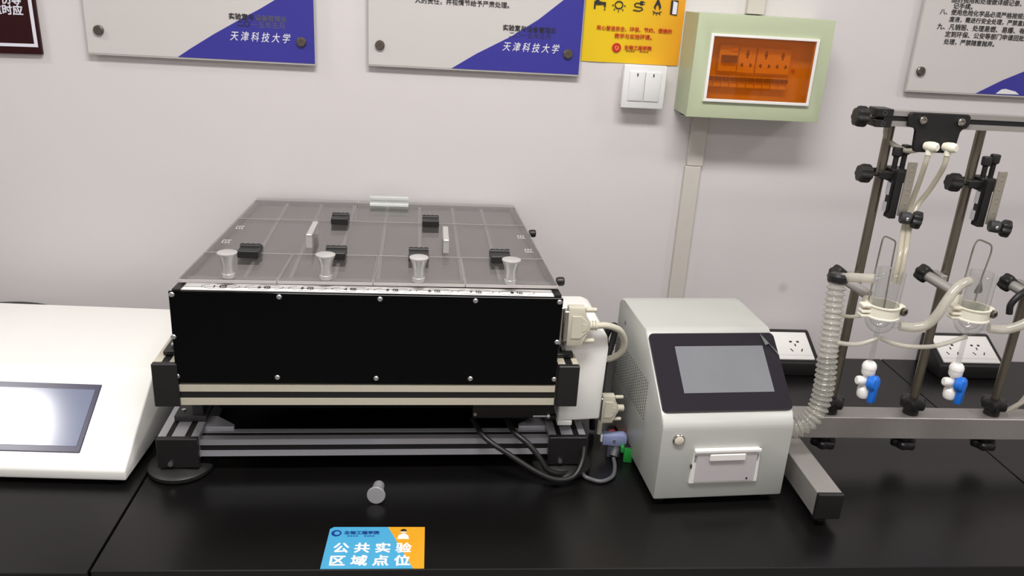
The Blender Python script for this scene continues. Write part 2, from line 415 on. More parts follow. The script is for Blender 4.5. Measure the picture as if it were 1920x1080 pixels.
def stroke(mb, pts, w):
    for (xa, za), (xb, zb) in zip(pts, pts[1:]):
        d = Vector((xb-xa, zb-za)); d.normalize(); nx_, nz_ = -d.y*w/2, d.x*w/2
        flat(mb, [(xa+nx_, za+nz_), (xa-nx_, za-nz_), (xb-nx_, zb-nz_), (xb+nx_, zb+nz_)])
    return mb
b = MB(); flat(b, [(0.304, 0.776), (0.318, 0.776), (0.318, 0.783), (0.304, 0.783)]); flat(b, [(0.307, 0.783), (0.314, 0.783), (0.314, 0.79), (0.307, 0.79)])
flat(b, [(0.318, 0.777), (0.328, 0.777), (0.328, 0.782), (0.318, 0.782)]); flat(b, [(0.3245, 0.772), (0.328, 0.772), (0.328, 0.777), (0.3245, 0.777)]); flat(b, [(0.304, 0.768), (0.3075, 0.768), (0.3075, 0.776), (0.304, 0.776)]); disc(b, 0.3265, 0.768, 0.0016)
T.part(b, 'tap_pictogram', ink)
b = MB(); stroke(b, [(0.355+0.008*math.cos(a), 0.778+0.007*math.sin(a)) for a in [i*2*PI/14 for i in range(15)]], 0.0022)
for i in range(5):
    a = PI+PI*i/4; stroke(b, [(0.355+0.0105*math.cos(a), 0.777+0.0095*math.sin(a)), (0.355+0.014*math.cos(a), 0.777+0.013*math.sin(a))], 0.0018)
T.part(b, 'lamp_pictogram', ink)
b = MB(); stroke(b, [(0.385, 0.770), (0.398, 0.7685), (0.405, 0.7715), (0.402, 0.7755), (0.390, 0.7765), (0.3865, 0.780), (0.390, 0.7835), (0.398, 0.7835)], 0.002)
flat(b, [(0.398, 0.7805), (0.404, 0.7795), (0.404, 0.7885), (0.398, 0.7875)]); stroke(b, [(0.404, 0.782), (0.408, 0.782)], 0.0015); stroke(b, [(0.404, 0.786), (0.408, 0.786)], 0.0015)
T.part(b, 'plug_pictogram', ink)
b = MB(); flat(b, [(0.4345, 0.796), (0.4405, 0.784), (0.4425, 0.7775), (0.4385, 0.772), (0.4385, 0.778), (0.4345, 0.784), (0.431, 0.778), (0.4315, 0.772), (0.427, 0.7775), (0.4295, 0.784)])
stroke(b, [(0.426, 0.770), (0.431, 0.767), (0.439, 0.767), (0.444, 0.770)], 0.0018); stroke(b, [(0.4345, 0.765), (0.4345, 0.762)], 0.0016); stroke(b, [(0.429, 0.766), (0.427, 0.763)], 0.0016); stroke(b, [(0.440, 0.766), (0.442, 0.763)], 0.0016)
T.part(b, 'fire_pictogram', ink)
b = MB(); flat(b, [(0.462, 0.766), (0.477, 0.764), (0.477, 0.793), (0.462, 0.793)]); dp = T.part(b, 'door_pictogram', ink)
b = MB(); b.quad([(0.4665, Y-0.0005, 0.7665), (0.4755, Y-0.0005, 0.766), (0.4755, Y-0.0005, 0.789), (0.4665, Y-0.0005, 0.7915)], 0.0003, (0, -1, 0)); T.part(b, 'door_leaf', ink_white, dp)
lettering(T, '用心营造安全、环保、节约、便捷的', 0.313, 0.4705, 0.7325, 'lettering', red_ink, bold=0.012, y=Y)
lettering(T, '教学与实验环境。', 0.352, 0.430, 0.7185, 'lettering', red_ink, bold=0.012, y=Y)
em = T.part(disc(MB(), 0.3585, 0.6945, 0.0095), 'emblem', red_ink)
b = MB(); stroke(b, [(0.3575, 0.699), (0.3555, 0.6945), (0.359, 0.690), (0.3625, 0.6935), (0.3605, 0.698)], 0.0014)
for v in b.bm.verts: v.co.y -= 0.0005
T.part(b, 'emblem_mark', mat('pale_orange_ink', (240, 170, 90), 0.5), em)
lettering(T, '生物工程学院', 0.375, 0.432, 0.6965, 'lettering', red_ink, bold=0.02, y=Y)
b = MB()
for i in range(10):
    if i in (4, 5): continue
    flat(b, [(0.379+i*0.0048, 0.6885), (0.3825+i*0.0048, 0.6885), (0.3825+i*0.0048, 0.6905), (0.379+i*0.0048, 0.6905)])
T.part(b, 'fine_print', mat('brown_ink', (150, 84, 24), 0.5))

# light switch
T = Thing('light_switch', 'white double rocker light switch on the wall below the yellow poster', 'switch', (0.417, 0, 0.578))
T.part(MB().box(0.376, 0.460, -0.028, -0.0005, 0.580, 0.662, 0.002), 'back_box', white_dull)
T.part(MB().box(0.372, 0.462, -0.037, -0.028, 0.5775, 0.6655, 0.003), 'face_plate', white_dull)
for x0, x1 in ((0.384, 0.4165), (0.4175, 0.450)):
    rk = T.part(MB().prism([(-0.0365, 0.593), (-0.0395, 0.593), (-0.0415, 0.652), (-0.0365, 0.652)], 0, x0, x1, 0.0012), 'rocker', white_dull)
    T.part(MB().box((x0+x1)/2-0.0012, (x0+x1)/2+0.0012, -0.0418, -0.0408, 0.643, 0.649), 'indicator_mark', ink, rk)

# breaker box
T = Thing('breaker_box', 'pale green breaker box with an amber window on the wall', 'breaker box', (0.635, 0, 0.575))
b = MB(); x0, x1, z0, z1, yf = 0.4955, 0.7705, 0.5755, 0.7735, -0.1
ox0, ox1, oz0, oz1 = 0.528, 0.738, 0.613, 0.732
b.box(x0, x1, -0.004, -0.0005, z0, z1)
for (a0, a1, c0, c1) in ((x0, x0+0.003, z0, z1), (x1-0.003, x1, z0, z1), (x0+0.003, x1-0.003, z0, z0+0.003), (x0+0.003, x1-0.003, z1-0.003, z1)):
    b.box(a0, a1, -0.097, -0.004, c0, c1)
b.ring_y((x0-0.001, x1+0.001, z0-0.001, z1+0.001), (ox0, ox1, oz0, oz1), yf, -0.094, 0.0012)
T.part(b, 'enclosure', green_body)
fx0, fx1, fz0, fz1 = 0.523, 0.743, 0.607, 0.7375
b = MB().ring_y((fx0, fx1, fz0, fz1), (fx0+0.006, fx1-0.006, fz0+0.006, fz1-0.005), yf-0.006, yf+0.004, 0.001)
wf = T.part(b, 'window_frame', white_plastic)
T.part(MB().box(fx0+0.006, fx1-0.006, yf-0.004, yf-0.002, fz0+0.006, fz1-0.005), 'window_pane', amber, wf)
YB = -0.065
T.part(MB().box(x0+0.004, x1-0.004, YB+0.001, YB+0.004, z0+0.004, z1-0.004), 'inner_panel', inner_white)
mbk = T.part(MB().box(0.552, 0.590, YB-0.016, YB+0.001, 0.665, 0.716, 0.001, 1), 'main_breaker', inner_white)
T.part(MB().box(0.556, 0.588, YB-0.024, YB-0.0155, 0.683, 0.697, 0.0015, 1), 'breaker_lever', black_plastic, mbk)
T.part(MB().box(0.575, 0.588, YB-0.0185, YB-0.0155, 0.704, 0.712, 0.001, 1), 'test_button', yellow_m, mbk)
def sock(xs0, xs1, cs):
    so = T.part(MB().box(xs0, xs1, YB-0.012, YB+0.001, 0.663, 0.714, 0.0015, 1), 'socket_outlet', inner_white)
    for cx in cs:
        h = MB(); yy = YB-0.0119
        def sl(p): h.quad([(cx+a, yy, 0.688+c) for a, c in p], 0.0004, (0, -1, 0))
        sl([(-0.0017, 0.004), (0.0017, 0.004), (0.0017, 0.020), (-0.0017, 0.020)]); sl([(-0.0035, 0.0095), (0.0035, 0.0095), (0.0035, 0.0145), (-0.0035, 0.0145)])
        sl([(-0.0125, -0.0105), (-0.0065, -0.0135), (-0.0065, -0.005), (-0.0105, -0.006)]); sl([(0.0125, -0.0105), (0.0065, -0.0135), (0.0065, -0.005), (0.0105, -0.006)])
        T.part(h, 'socket_holes', ink, so)
sock(0.593, 0.629, (0.611,)); sock(0.632, 0.702, (0.6495, 0.6845))
for i in range(10):
    cx = 0.538+i*0.0172
    cb = T.part(MB().box(cx-0.008, cx+0.008, YB-0.014, YB+0.001, 0.634, 0.656, 0.0008, 1), 'circuit_breaker', inner_white)
    T.part(MB().box(cx-0.0075, cx+0.0075, YB-0.020, YB-0.0135, 0.647, 0.655, 0.001, 1), 'breaker_lever', black_plastic, cb)
T.part(MB().rings((0.714, YB+0.001, 0.672), (0, -1, 0), [(0, 0.003), (0.006, 0.003), (0.007, 0.0015)], 14), 'panel_screw', red_ink)
T.part(MB().box(0.5, 0.523, -0.05, -0.03, 0.5705, 0.576), 'cable_gland', dark_grey)

# trunking
T = Thing('cable_trunking', 'white plastic cable trunking running down the wall below the breaker box', 'cable trunking', (0.551, 0, 0.0))
T.part(MB().box(0.5335, 0.5685, -0.012, -0.0005, 0.001, 0.456, 0.001, 1), 'lower_length', trunk_m)
T.part(MB().box(0.5365, 0.5715, -0.012, -0.0005, 0.457, 0.5695, 0.001, 1), 'upper_length', trunk_m)
b = MB().box(0.619, 0.655, -0.016, -0.0005, 0.7755, 1.2, 0.001, 1)
single(b, 'cable_trunking', trunk_m, 'white plastic cable trunking rising from the top of the breaker box', 'cable trunking', (0.637, -0.001, 0.7755))

# bench sockets
def bench_socket(x0, x1, label, pts_x):
    T = Thing('bench_socket_box', label, 'power socket', ((x0+x1)/2, -0.05, 0), 0, 'wedge socket boxes against the wall')
    T.part(MB().prism([(-0.103, 0.0005), (-0.099, 0.031), (-0.012, 0.0745), (-0.002, 0.0745), (-0.002, 0.0005)], 0, x0, x1, 0.003), 'housing', black_plastic)
    s = Vector((0, 0.087, 0.0435)); L = s.length; s.normalize(); n = Vector((0, -s.z, s.y))
    M = Matrix(((1, 0, 0, 0), (0, s.y, n.y, -0.099), (0, s.z, n.z, 0.031), (0, 0, 0, 1)))
    pl = T.part(MB().box(x0+0.012, x1-0.012, 0.008, L-0.008, -0.001, 0.004, 0.0015, 2, M), 'face_plate', white_plastic)
    T.part(MB().box(x0+0.016, x1-0.016, 0.0195, 0.0203, 0.0038, 0.0044, mtx=M), 'plate_groove', mat('plate_groove_grey', (205, 203, 200), 0.5), pl)
    for cx in pts_x:
        h = MB()
        def hole(a0, a1, b0, b1, rot=0.0):
            R_ = Matrix.Translation((cx+(a0+a1)/2, (b0+b1)/2, 0.0042)) @ Matrix.Rotation(rot, 4, 'Z')
            h.box(-(a1-a0)/2, (a1-a0)/2, -(b1-b0)/2, (b1-b0)/2, -0.0002, 0.0002, mtx=M @ R_)
        hole(-0.0115, -0.0055, 0.057, 0.062); hole(0.0055, 0.0115, 0.057, 0.062)
        hole(-0.0015, 0.0015, 0.046, 0.053); hole(-0.0135, -0.011, 0.030, 0.039, 0.5); hole(0.011, 0.0135, 0.030, 0.039, -0.5)
        T.part(h, 'socket_holes', ink, pl)
bench_socket(0.715, 0.883, 'black wedge socket box with white plate behind the grey touchscreen case', (0.760, 0.835))
bench_socket(1.172, 1.336, 'black wedge socket box with white plate behind the middle stand pole', (1.216, 1.282))

# cable along the wall
single(MB().tube([(-1.25, -0.03, 0.06), (-1.0, -0.025, 0.092), (-0.932, -0.02, 0.099), (-0.866, -0.02, 0.100), (-0.80, -0.03, 0.092), (-0.72, -0.05, 0.07), (-0.62, -0.06, 0.03), (-0.55, -0.07, 0.0045)], 0.0035), 'power_cable',
       black_plastic, 'thin black cable arching along the wall behind the white touchscreen box', 'cable', (-0.9, -0.03, 0.0))

# ------------------------------------------------------------------ white touchscreen box on the left
T = Thing('control_box', 'white sloping control box with a glossy screen at the left edge', 'control box', (-0.5, -0.555, 0), -2.3)
S0 = Vector((0, 0, 0.028)); sd = Vector((0, 0.16, 0.108)).normalized(); sn = Vector((0, -sd.z, sd.y))
MS = Matrix(((1, 0, 0, 0), (0, sd.y, sn.y, 0), (0, sd.z, sn.z, 0.028), (0, 0, 0, 1)))
T.part(MB().prism([(0, 0.010), (0, 0.028), (0.160, 0.136), (0.435, 0.136), (0.435, 0.010)], 0, -0.46, 0.006, 0.0035, 3), 'housing', warm_white)
bz = T.part(MB().box(-0.33, -0.0745, 0.030, 0.157, -0.002, 0.0016, 0.001, 1, MS), 'screen_bezel', mat('display_bezel', (62, 60, 84), 0.25))
T.part(MB().box(-0.322, -0.0825, 0.041, 0.146, 0.0014, 0.0022, mtx=MS), 'display', lcd_left, bz)
for x in (-0.43, -0.025):
    for y in (0.03, 0.405):
        T.part(MB().cyl((x, y, 0.0002), (x, y, 0.0105), 0.010, 20), 'foot', black_plastic)

# ------------------------------------------------------------------ the big black machine
T = Thing('incubation_machine', 'large black machine with clear lids on aluminium rails, in the middle of the bench', 'lab machine', (-0.1, -0.545, 0), 1.6)
I = T
def outline(y):                      # half widths of the tub follow the lid plate
    return (-0.2965+0.030*(y/0.5), 0.3005-0.018*(y/0.5))
# tub
def slab(mb, x0, x1, X0, X1, y0, y1, z0, z1):
    mb.prism([(x0, y0), (x1, y0), (X1, y1), (X0, y1)], 2, z0, z1); return mb
b = MB(); l0, r0 = outline(0.004); l1, r1 = outline(0.52)
slab(b, l0, r0, l1, r1, 0.004, 0.52, 0.190, 0.200)
slab(b, l0, l0+0.012, l1, l1+0.012, 0.004, 0.52, 0.200, 0.3450); slab(b, r0-0.012, r0, r1-0.012, r1, 0.004, 0.52, 0.200, 0.345)
b.box(l0+0.012, r0-0.012, 0.004, 0.040, 0.200, 0.3425); b.box(l1+0.001, r1-0.001, 0.508, 0.52, 0.200, 0.3515)
tub = T.part(b, 'tub', black_plastic)
T.part(MB().prism([(l0+0.012, 0.04), (r0-0.012, 0.04), (r1-0.012, 0.508), (l1+0.012, 0.508)], 2, 0.340, 0.343), 'inner_floor', mat('inner_floor_grey', (110, 105, 105), 0.5), tub)
for x in (-0.198, -0.128, -0.060, 0.0085, 0.0755, 0.1445, 0.2065):
    T.part(MB().box(x-0.003, x+0.003, 0.047, 0.507, 0.343, 0.3495), 'partition', mat('partition_acrylic', (150, 148, 148), 0.4), tub)
fp = T.part(MB().prism([(-0.3005, 0.190), (0.3005, 0.188), (0.303, 0.341), (-0.3005, 0.343)], 1, 0.0, 0.0042, 0.0006, 1), 'front_panel', black_gloss)
def P2(u): return u
for x, z in ((-0.2955, 0.338), (-0.138, 0.3365), (0.0145, 0.3355), (0.163, 0.335), (0.297, 0.335), (-0.2985, 0.2685), (0.298, 0.2655),
             (-0.2985, 0.2015), (-0.146, 0.200), (0.0085, 0.199), (0.160, 0.199), (0.2985, 0.1985)):
    T.part(MB().rings((x, 0.0005, z), (0, -1, 0), [(0, 0.0042), (0.0018, 0.0042), (0.003, 0.003), (0.003, 0.0016), (0.0018, 0.0014)], 16), 'screw', screw_m, fp)
T.part(MB().prism([(-0.2865, 0.0075), (0.288, 0.002), (0.288, 0.031), (-0.2865, 0.0365)], 2, 0.343, 0.3436), 'label_strip', white_plastic, tub)
lab = tub.children[-1]
for i, x in enumerate((-0.2285, -0.153, -0.0765, 0.0, 0.078, 0.151, 0.2215, 0.2695)):
    pass
cxs = [-0.229+0.0655*i*1.0 for i in range(8)]
for i, cx in enumerate(cxs):
    cy = 0.0225-0.0010*i
    e = MB(); n = 40
    for k in range(n):
        if k % 10 in (2, 3): continue
        a0, a1 = 2*PI*k/n, 2*PI*(k+1)/n
        e.quad([(cx+0.028*math.cos(a0), cy+0.010*math.sin(a0), 0.3437), (cx+0.029*math.cos(a0), cy+0.0108*math.sin(a0), 0.3437),
                (cx+0.029*math.cos(a1), cy+0.0108*math.sin(a1), 0.3437), (cx+0.028*math.cos(a1), cy+0.010*math.sin(a1), 0.3437)], 0.0002, (0, 0, 1))
    T.part(e, 'printed_ellipse', ink_grey, lab)
    lettering(T, '%d 位' % (i+1), cx-0.010, cx+0.010, cy, 'lettering', ink, lab, plane='flat', bold=0.01, hscale=1.0, y=0.3438)
# lid plates
ZL0, ZL1 = 0.3522, 0.3568
yA, yB, yC, yD = 0.016, 0.152, 0.362, 0.522
LX = lambda y: -0.292+0.030*(y-yA)/(yD-yA)
RX = lambda y: 0.2965-0.018*(y-yA)/(yD-yA)
g = 0.0007
xs_front = [(LX(yA), LX(yB)), (-0.143, -0.137), (0.003, 0.005), (0.147, 0.146), (RX(yA), RX(yB))]
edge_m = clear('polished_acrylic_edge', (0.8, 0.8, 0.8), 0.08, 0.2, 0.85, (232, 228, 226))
def lid_plate(name, a, bb, y0, y1, sk=0.0):
    mb = MB().prism([(a[0]+g, y0+sk), (bb[0]-g, y0+sk), (bb[1]-g, y1), (a[1]+g, y1)], 2, ZL0, ZL1)
    ld = T.part(mb, name, acrylic)
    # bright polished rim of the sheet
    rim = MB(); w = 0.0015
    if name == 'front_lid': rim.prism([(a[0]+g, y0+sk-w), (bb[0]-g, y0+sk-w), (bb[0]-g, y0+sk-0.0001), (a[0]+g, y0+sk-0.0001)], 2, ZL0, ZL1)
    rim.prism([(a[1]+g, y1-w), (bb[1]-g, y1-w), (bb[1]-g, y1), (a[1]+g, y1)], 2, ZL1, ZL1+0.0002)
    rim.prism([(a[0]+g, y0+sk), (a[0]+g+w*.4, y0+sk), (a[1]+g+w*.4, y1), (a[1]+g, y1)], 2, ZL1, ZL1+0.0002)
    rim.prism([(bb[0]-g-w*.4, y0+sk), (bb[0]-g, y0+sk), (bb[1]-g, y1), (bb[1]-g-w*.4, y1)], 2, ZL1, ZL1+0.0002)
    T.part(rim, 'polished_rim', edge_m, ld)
    return ld
def knob_mb(x, y, z):
    return MB().rings((x, y, z), (0, 0, 1), [(0, 0.0098), (0.006, 0.0098), (0.0065, 0.0090), (0.0205, 0.0092), (0.0215, 0.0098), (0.029, 0.0112), (0.036, 0.0142), (0.0385, 0.0152), (0.0395, 0.0150), (0.040, 0.0140)], 32)
def hinge(parent, x, y, w=0.034):
    hm = black_plastic
    h = MB().box(x-w/2, x+w/2, y-0.030, y-0.001, ZL1+0.0002, ZL1+0.012, 0.001, 1)
    h.box(x-w/2, x+w/2, y+0.001, y+0.018, ZL1+0.0002, ZL1+0.009, 0.001, 1)
    h.cyl((x-w/2, y, ZL1+0.011), (x+w/2, y, ZL1+0.011), 0.0045, 14)
    for k in range(4):
        h.cyl((x-w/2+w*(k+0.2)/4, y, ZL1+0.0112), (x-w/2+w*(k+0.78)/4, y, ZL1+0.0112), 0.0052, 14)
    return T.part(h, 'hinge', hm, parent)
front = []
for i in range(4):
    front.append(lid_plate('front_lid', xs_front[i], xs_front[i+1], yA, yB-0.0008))
for ld, x, y in zip(front, (-0.218, -0.0705, 0.0735, 0.219), (0.031, 0.031, 0.027, 0.025)):
    T.part(knob_mb(x, y, ZL1+0.0002), 'knob', frost, ld)
mid = lid_plate('middle_lid', (LX(yB), LX(yC)), (RX(yB), RX(yC)), yB+0.0008, yC-0.0008)
back1 = lid_plate('back_lid', (LX(yC), LX(yD)), (-0.048, -0.054), yC+0.0008, yD)
back2 = lid_plate('back_lid', (-0.048, -0.054), (RX(yC), RX(yD)), yC+0.0008, yD)
for ld, x in zip(front, (-0.2065, -0.0655, 0.0735, 0.2135)): hinge(ld, x, 0.152)
for x in (-0.0765, 0.0965): hinge(mid, x, 0.362, 0.032)
def bow_handle(parent, pa, pb, h, t, w):
    pa = Vector(pa); pb = Vector(pb); d = (pb-pa).normalized(); sdv = Vector((-d.y, d.x, 0))
    M = Matrix(((d.x, sdv.x, 0, pa.x), (d.y, sdv.y, 0, pa.y), (0, 0, 1, pa.z), (0, 0, 0, 1))); Ln = (pb-pa).length
    hb = MB().box(0, Ln, -w/2, w/2, h-t, h, 0.0012, 1, M)
    hb.box(0, t, -w/2, w/2, 0, h-t, mtx=M); hb.box(Ln-t, Ln, -w/2, w/2, 0, h-t, mtx=M)
    return T.part(hb, 'handle', frost, parent)
bow_handle(mid, (-0.115, 0.185, ZL1+0.0002), (-0.113, 0.270, ZL1+0.0002), 0.024, 0.004, 0.010)
bow_handle(mid, (0.121, 0.172, ZL1+0.0002), (0.122, 0.258, ZL1+0.0002), 0.024, 0.004, 0.010)
T.part(MB().prism([(0.478, ZL1+0.0002), (0.478, ZL1+0.0030), (0.4865, ZL1+0.0030), (0.4865, ZL1+0.0135), (0.480, ZL1+0.0135), (0.480, ZL1+0.0178), (0.494, ZL1+0.0178), (0.494, ZL1+0.0002)], 0, -0.0275, 0.0520), 'handle', mat('pale_aluminium_grip', (226, 229, 226), 0.4, 0.4), back2)
mk = MB()
for x, y in ((-0.253, 0.300), (-0.259, 0.213), (0.267, 0.282), (0.271, 0.197)):
    for k in range(3):
        mk.box(x-0.007+k*0.005, x-0.0035+k*0.005, y-0.010, y-0.008, ZL1, ZL1+0.0003); mk.box(x-0.007+k*0.005, x-0.0035+k*0.005, y+0.006, y+0.008, ZL1, ZL1+0.0003)
        mk.box(x-0.007+k*0.005, x-0.0062+k*0.005, y-0.010, y+0.008, ZL1, ZL1+0.0003)
T.part(mk, 'etched_mark', white_dull, mid)
# carriers below the lid plates: side rests
T.part(MB().prism([(LX(yA)+0.001, yA+0.02), (LX(yA)+0.010, yA+0.02), (LX(yD)+0.010, yD-0.004), (LX(yD)+0.001, yD-0.004)], 2, 0.345, ZL0-0.0002), 'lid_rest', black_plastic)
T.part(MB().prism([(RX(yA)-0.010, yA+0.02), (RX(yA)-0.001, yA+0.02), (RX(yD)-0.001, yD-0.004), (RX(yD)-0.010, yD-0.004)], 2, 0.345, ZL0-0.0002), 'lid_rest', black_plastic)
T.part(MB().box(LX(yA)+0.01, RX(yA)-0.01, 0.0385, 0.046, 0.3438, ZL0-0.0004), 'front_lid_rest', clear('clear_lid_rest', (0.85, 0.85, 0.85), 0.06, 0.1, 0.55, (190, 188, 186)))
for y, z in ((0.05, 0.352), (0.33, 0.350)):
    xx = RX(y)+0.003
    T.part(MB().rings((xx, y, z), (1, 0, 0), [(0, 0.006), (0.004, 0.0075), (0.011, 0.0075), (0.013, 0.006)], 18), 'side_catch', black_plastic)
# slotted profiles
def profile_x(x0, x1, y0, y1, z0, z1, m, top_slot=False):
    h = z1-z0; s0, s1 = z0+h*0.34, z0+h*0.67; d = 0.006
    pts = [(y0, z0), (y0, s0), (y0+d, s0), (y0+d, s1), (y0, s1), (y0, z1)]
    if top_slot:
        w = y1-y0; pts += [(y0+w*.4, z1), (y0+w*.4, z1-d), (y0+w*.68, z1-d), (y0+w*.68, z1)]
    pts += [(y1, z1), (y1, z0)]
    pr = T.part(MB().prism(pts, 0, x0, x1), 'front_rail', m)
    T.part(MB().box(x0+0.0005, x1-0.0005, y0+0.0012, y0+d, s0, s1), 'slot_cover', black_matte, pr)
    if top_slot: T.part(MB().box(x0+0.0005, x1-0.0005, y0+w*.4, y0+w*.68, z1-d, z1-0.0012), 'slot_cover', black_matte, pr)
    return pr
profile_x(-0.2985, 0.3015, 0.001, 0.036, 0.150, 0.1855, alu)
def profile_y(x0, x1, y0, y1, z0, z1, slots, m, name='side_rail'):
    w = x1-x0; d = 0.006; pts = [(x0, z0), (x0, z1)]
    for a, c in slots: pts += [(x0+w*a, z1), (x0+w*a, z1-d), (x0+w*c, z1-d), (x0+w*c, z1)]
    pts += [(x1, z1), (x1, z0)]
    pr = T.part(MB().prism(pts, 1, y0, y1), name, m)
    for a, c in slots: T.part(MB().box(x0+w*a, x0+w*c, y0+0.0005, y1-0.0005, z1-d, z1-0.0012), 'slot_cover', black_matte, pr)
    return pr
for sx in (-1, 1):
    xo = 0.0 if sx < 0 else 0.003
    xa, xb = (-0.335, -0.301) if sx < 0 else (0.305, 0.339)
    ra = profile_y(xa, xb, 0.006, 0.50, 0.152, 0.222, [(0.36, 0.72)], alu)
    T.part(MB().box(xa-0.0005, xb+(0.004 if sx < 0 else 0.0005)-(0.0 if sx < 0 else 0), -0.0045, 0.006, 0.1495, 0.2235, 0.0012, 1), 'end_cap', dark_grey if False else black_plastic, ra)
    # mounting flange with its bolt
    fa, fb = (-0.326, -0.2985) if sx < 0 else (0.3015, 0.334)
    flg = T.part(MB().box(fa, fb, 0.030, 0.11, 0.2225, 0.230, 0.001, 1), 'mounting_flange', black_plastic)
    T.part(MB().cyl(((fa+fb)/2, 0.048, 0.2302), ((fa+fb)/2, 0.048, 0.237), 0.0055, 12, ch=0.001), 'bolt', screw_m, flg)
# lower frame
profile_x(-0.2845, 0.3045, 0.040, 0.075, 0.0315, 0.0635, alu_low, True)
T.part(MB().box(-0.2845, 0.3045, 0.455, 0.49, 0.0315, 0.0635), 'rear_rail', alu_low)
for sx in (-1, 1):
    xa, xb = (-0.350, -0.285) if sx < 0 else (0.305, 0.370)
    ra = profile_y(xa, xb, 0.037, 0.49, 0.030, 0.0715, [(0.2, 0.34), (0.66, 0.82)], alu_low)
    T.part(MB().box(xa-0.0005, xb+0.0005, 0.026, 0.037, 0.018, 0.0725, 0.001, 1), 'end_cap', black_plastic, ra)
    T.part(MB().cyl(((xa+xb)/2-0.012, 0.0262, 0.027), ((xa+xb)/2-0.012, 0.022, 0.027), 0.004, 12), 'screw', screw_m, ra)
    for yy in (0.055, 0.455):
        xc = (xa+xb)/2-0.004; kf = 1.0 if yy < 0.2 else 0.7
        ft = T.part(MB().rings((xc, yy, 0.0003), (0, 0, 1), [(0, 0.050*kf), (0.003, 0.0535*kf), (0.009, 0.0535*kf), (0.013, 0.048*kf), (0.017, 0.016), (0.031, 0.015)], 40), 'levelling_foot', mat('rubber_foot', (26, 26, 25), 0.45))
    # bracket between the frames
    bx0, bx1 = (xa+0.014, xb+0.003) if sx < 0 else (xa-0.003, xb-0.014)
    for yy in (0.085, 0.40):
        br = MB().box(bx0, bx1, yy, yy+0.060, 0.0718, 0.083, 0.002)
        wx = (bx1-0.024, bx1-0.006) if sx < 0 else (bx0+0.006, bx0+0.024)
        br.box(wx[0], wx[1], yy+0.004, yy+0.056, 0.083, 0.1515, 0.001, 1)
        bk = T.part(br, 'support_bracket', dark_grey)
        T.part(MB().cyl((bx0+0.012, yy+0.018, 0.0828), (bx0+0.012, yy+0.018, 0.0865), 0.0035, 10), 'bolt', screw_m, bk)
T.part(MB().prism([(-0.2845, 0.0755), (-0.2845, 0.112), (-0.270, 0.112), (-0.236, 0.082), (-0.236, 0.0755)], 2, 0.0635, 0.068), 'corner_plate', alu_low)
T.part(MB().prism([(0.3045, 0.0755), (0.3045, 0.112), (0.290, 0.112), (0.256, 0.082), (0.256, 0.0755)], 2, 0.0635, 0.068), 'corner_plate', alu_low)
T.part(MB().box(-0.272, 0.292, 0.13, 0.45, 0.072, 0.150, 0.003), 'drive_housing', black_matte)
dc = T.part(MB().box(0.170, 0.3045, 0.040, 0.128, 0.103, 0.1495, 0.002), 'drive_cover', mat('dark_brown_cover', (30, 26, 23), 0.5))
T.part(MB().cyl((0.274, 0.0385, 0.108), (0.300, 0.0385, 0.108), 0.0022, 12).cyl((0.298, 0.0385, 0.108), (0.303, 0.0385, 0.108), 0.005, 12), 'bolt', screw_m, dc)
T.part(MB().cyl((0.174, 0.0405, 0.112), (0.174, 0.037, 0.112), 0.003, 10), 'bolt', screw_m, dc)
# white electronics cover on the right flank
ep = [(0.3195, 0.0935), (0.3195, 0.2735), (0.372, 0.2735), (0.385, 0.268), (0.394, 0.254), (0.396, 0.236), (0.394, 0.0975)]
ec = T.part(MB().prism(ep, 1, 0.045, 0.192, 0.004, 3), 'electronics_cover', warm_white)
T.part(MB().box(0.3195, 0.345, 0.0445, 0.060, 0.086, 0.0945, 0.001, 1), 'cover_lip', warm_white, ec)
# D-shaped connector sockets
T.part(MB().box(0.3005, 0.3085, 0.018, 0.036, 0.252, 0.318, 0.001, 1), 'connector_socket', steel)

def dsub(name, label, loc, L, rzz=0.0, cordpts=None, scale=1.0, cord_r=0.0055, m=beige, rz=1.6):
    """D connector hood pointing +x with its two thumbscrews"""
    D = Thing(name, label, 'connector', loc, rz)
    k = scale
    D.part(MB().box(0.0, 0.008*k, -0.008*k, 0.008*k, -0.027*k, 0.027*k, 0.001, 1), 'plug_shell', steel)
    D.part(MB().prism([(0.006*k, -0.034*k), (0.006*k, 0.034*k), (0.034*k, 0.034*k), (0.034*k, 0.020*k), (0.044*k, 0.008*k), (0.044*k, -0.008*k), (0.034*k, -0.020*k), (0.034*k, -0.034*k)], 1, -0.009*k, 0.009*k, 0.002*k), 'hood', m)
    h = D.e.children[-1]
    D.part(MB().prism([(0.012*k, -0.020*k), (0.012*k, 0.020*k), (0.028*k, 0.020*k), (0.040*k, 0.008*k), (0.040*k, -0.008*k), (0.028*k, -0.020*k)], 1, -0.0105*k, -0.0085*k, 0.0008*k, 1), 'hood_relief', m, h)
    D.part(MB().prism([(0.030*k, -0.008*k), (0.030*k, 0.008*k), (0.038*k, 0.005*k), (0.038*k, -0.005*k)], 1, -0.0113*k, -0.010*k, 0.0004, 1), 'hood_badge', m, h)
    for s_ in (-1, 1):
        D.part(MB().rings((0.033*k, 0, s_*0.0275*k), (1, 0, 0), [(0, 0.0025*k), (0.003*k, 0.0025*k), (0.0032*k, 0.0042*k), (0.020*k, 0.0040*k), (0.021*k, 0.0032*k)], 16), 'thumbscrew', m)
    st = [(0.0, 0.0075*k)]
    for q in range(3): st += [(0.001*k+q*0.005*k, 0.0082*k), (0.0032*k+q*0.005*k, 0.0082*k), (0.0036*k+q*0.005*k, 0.0062*k), (0.0046*k+q*0.005*k, 0.0062*k)]
    D.part(MB().rings((0.043*k, 0, 0), (1, 0, 0), st, 18), 'strain_relief', m)
    if cordpts: D.part(MB().tube(cordpts, cord_r), 'cord', m)
    return D
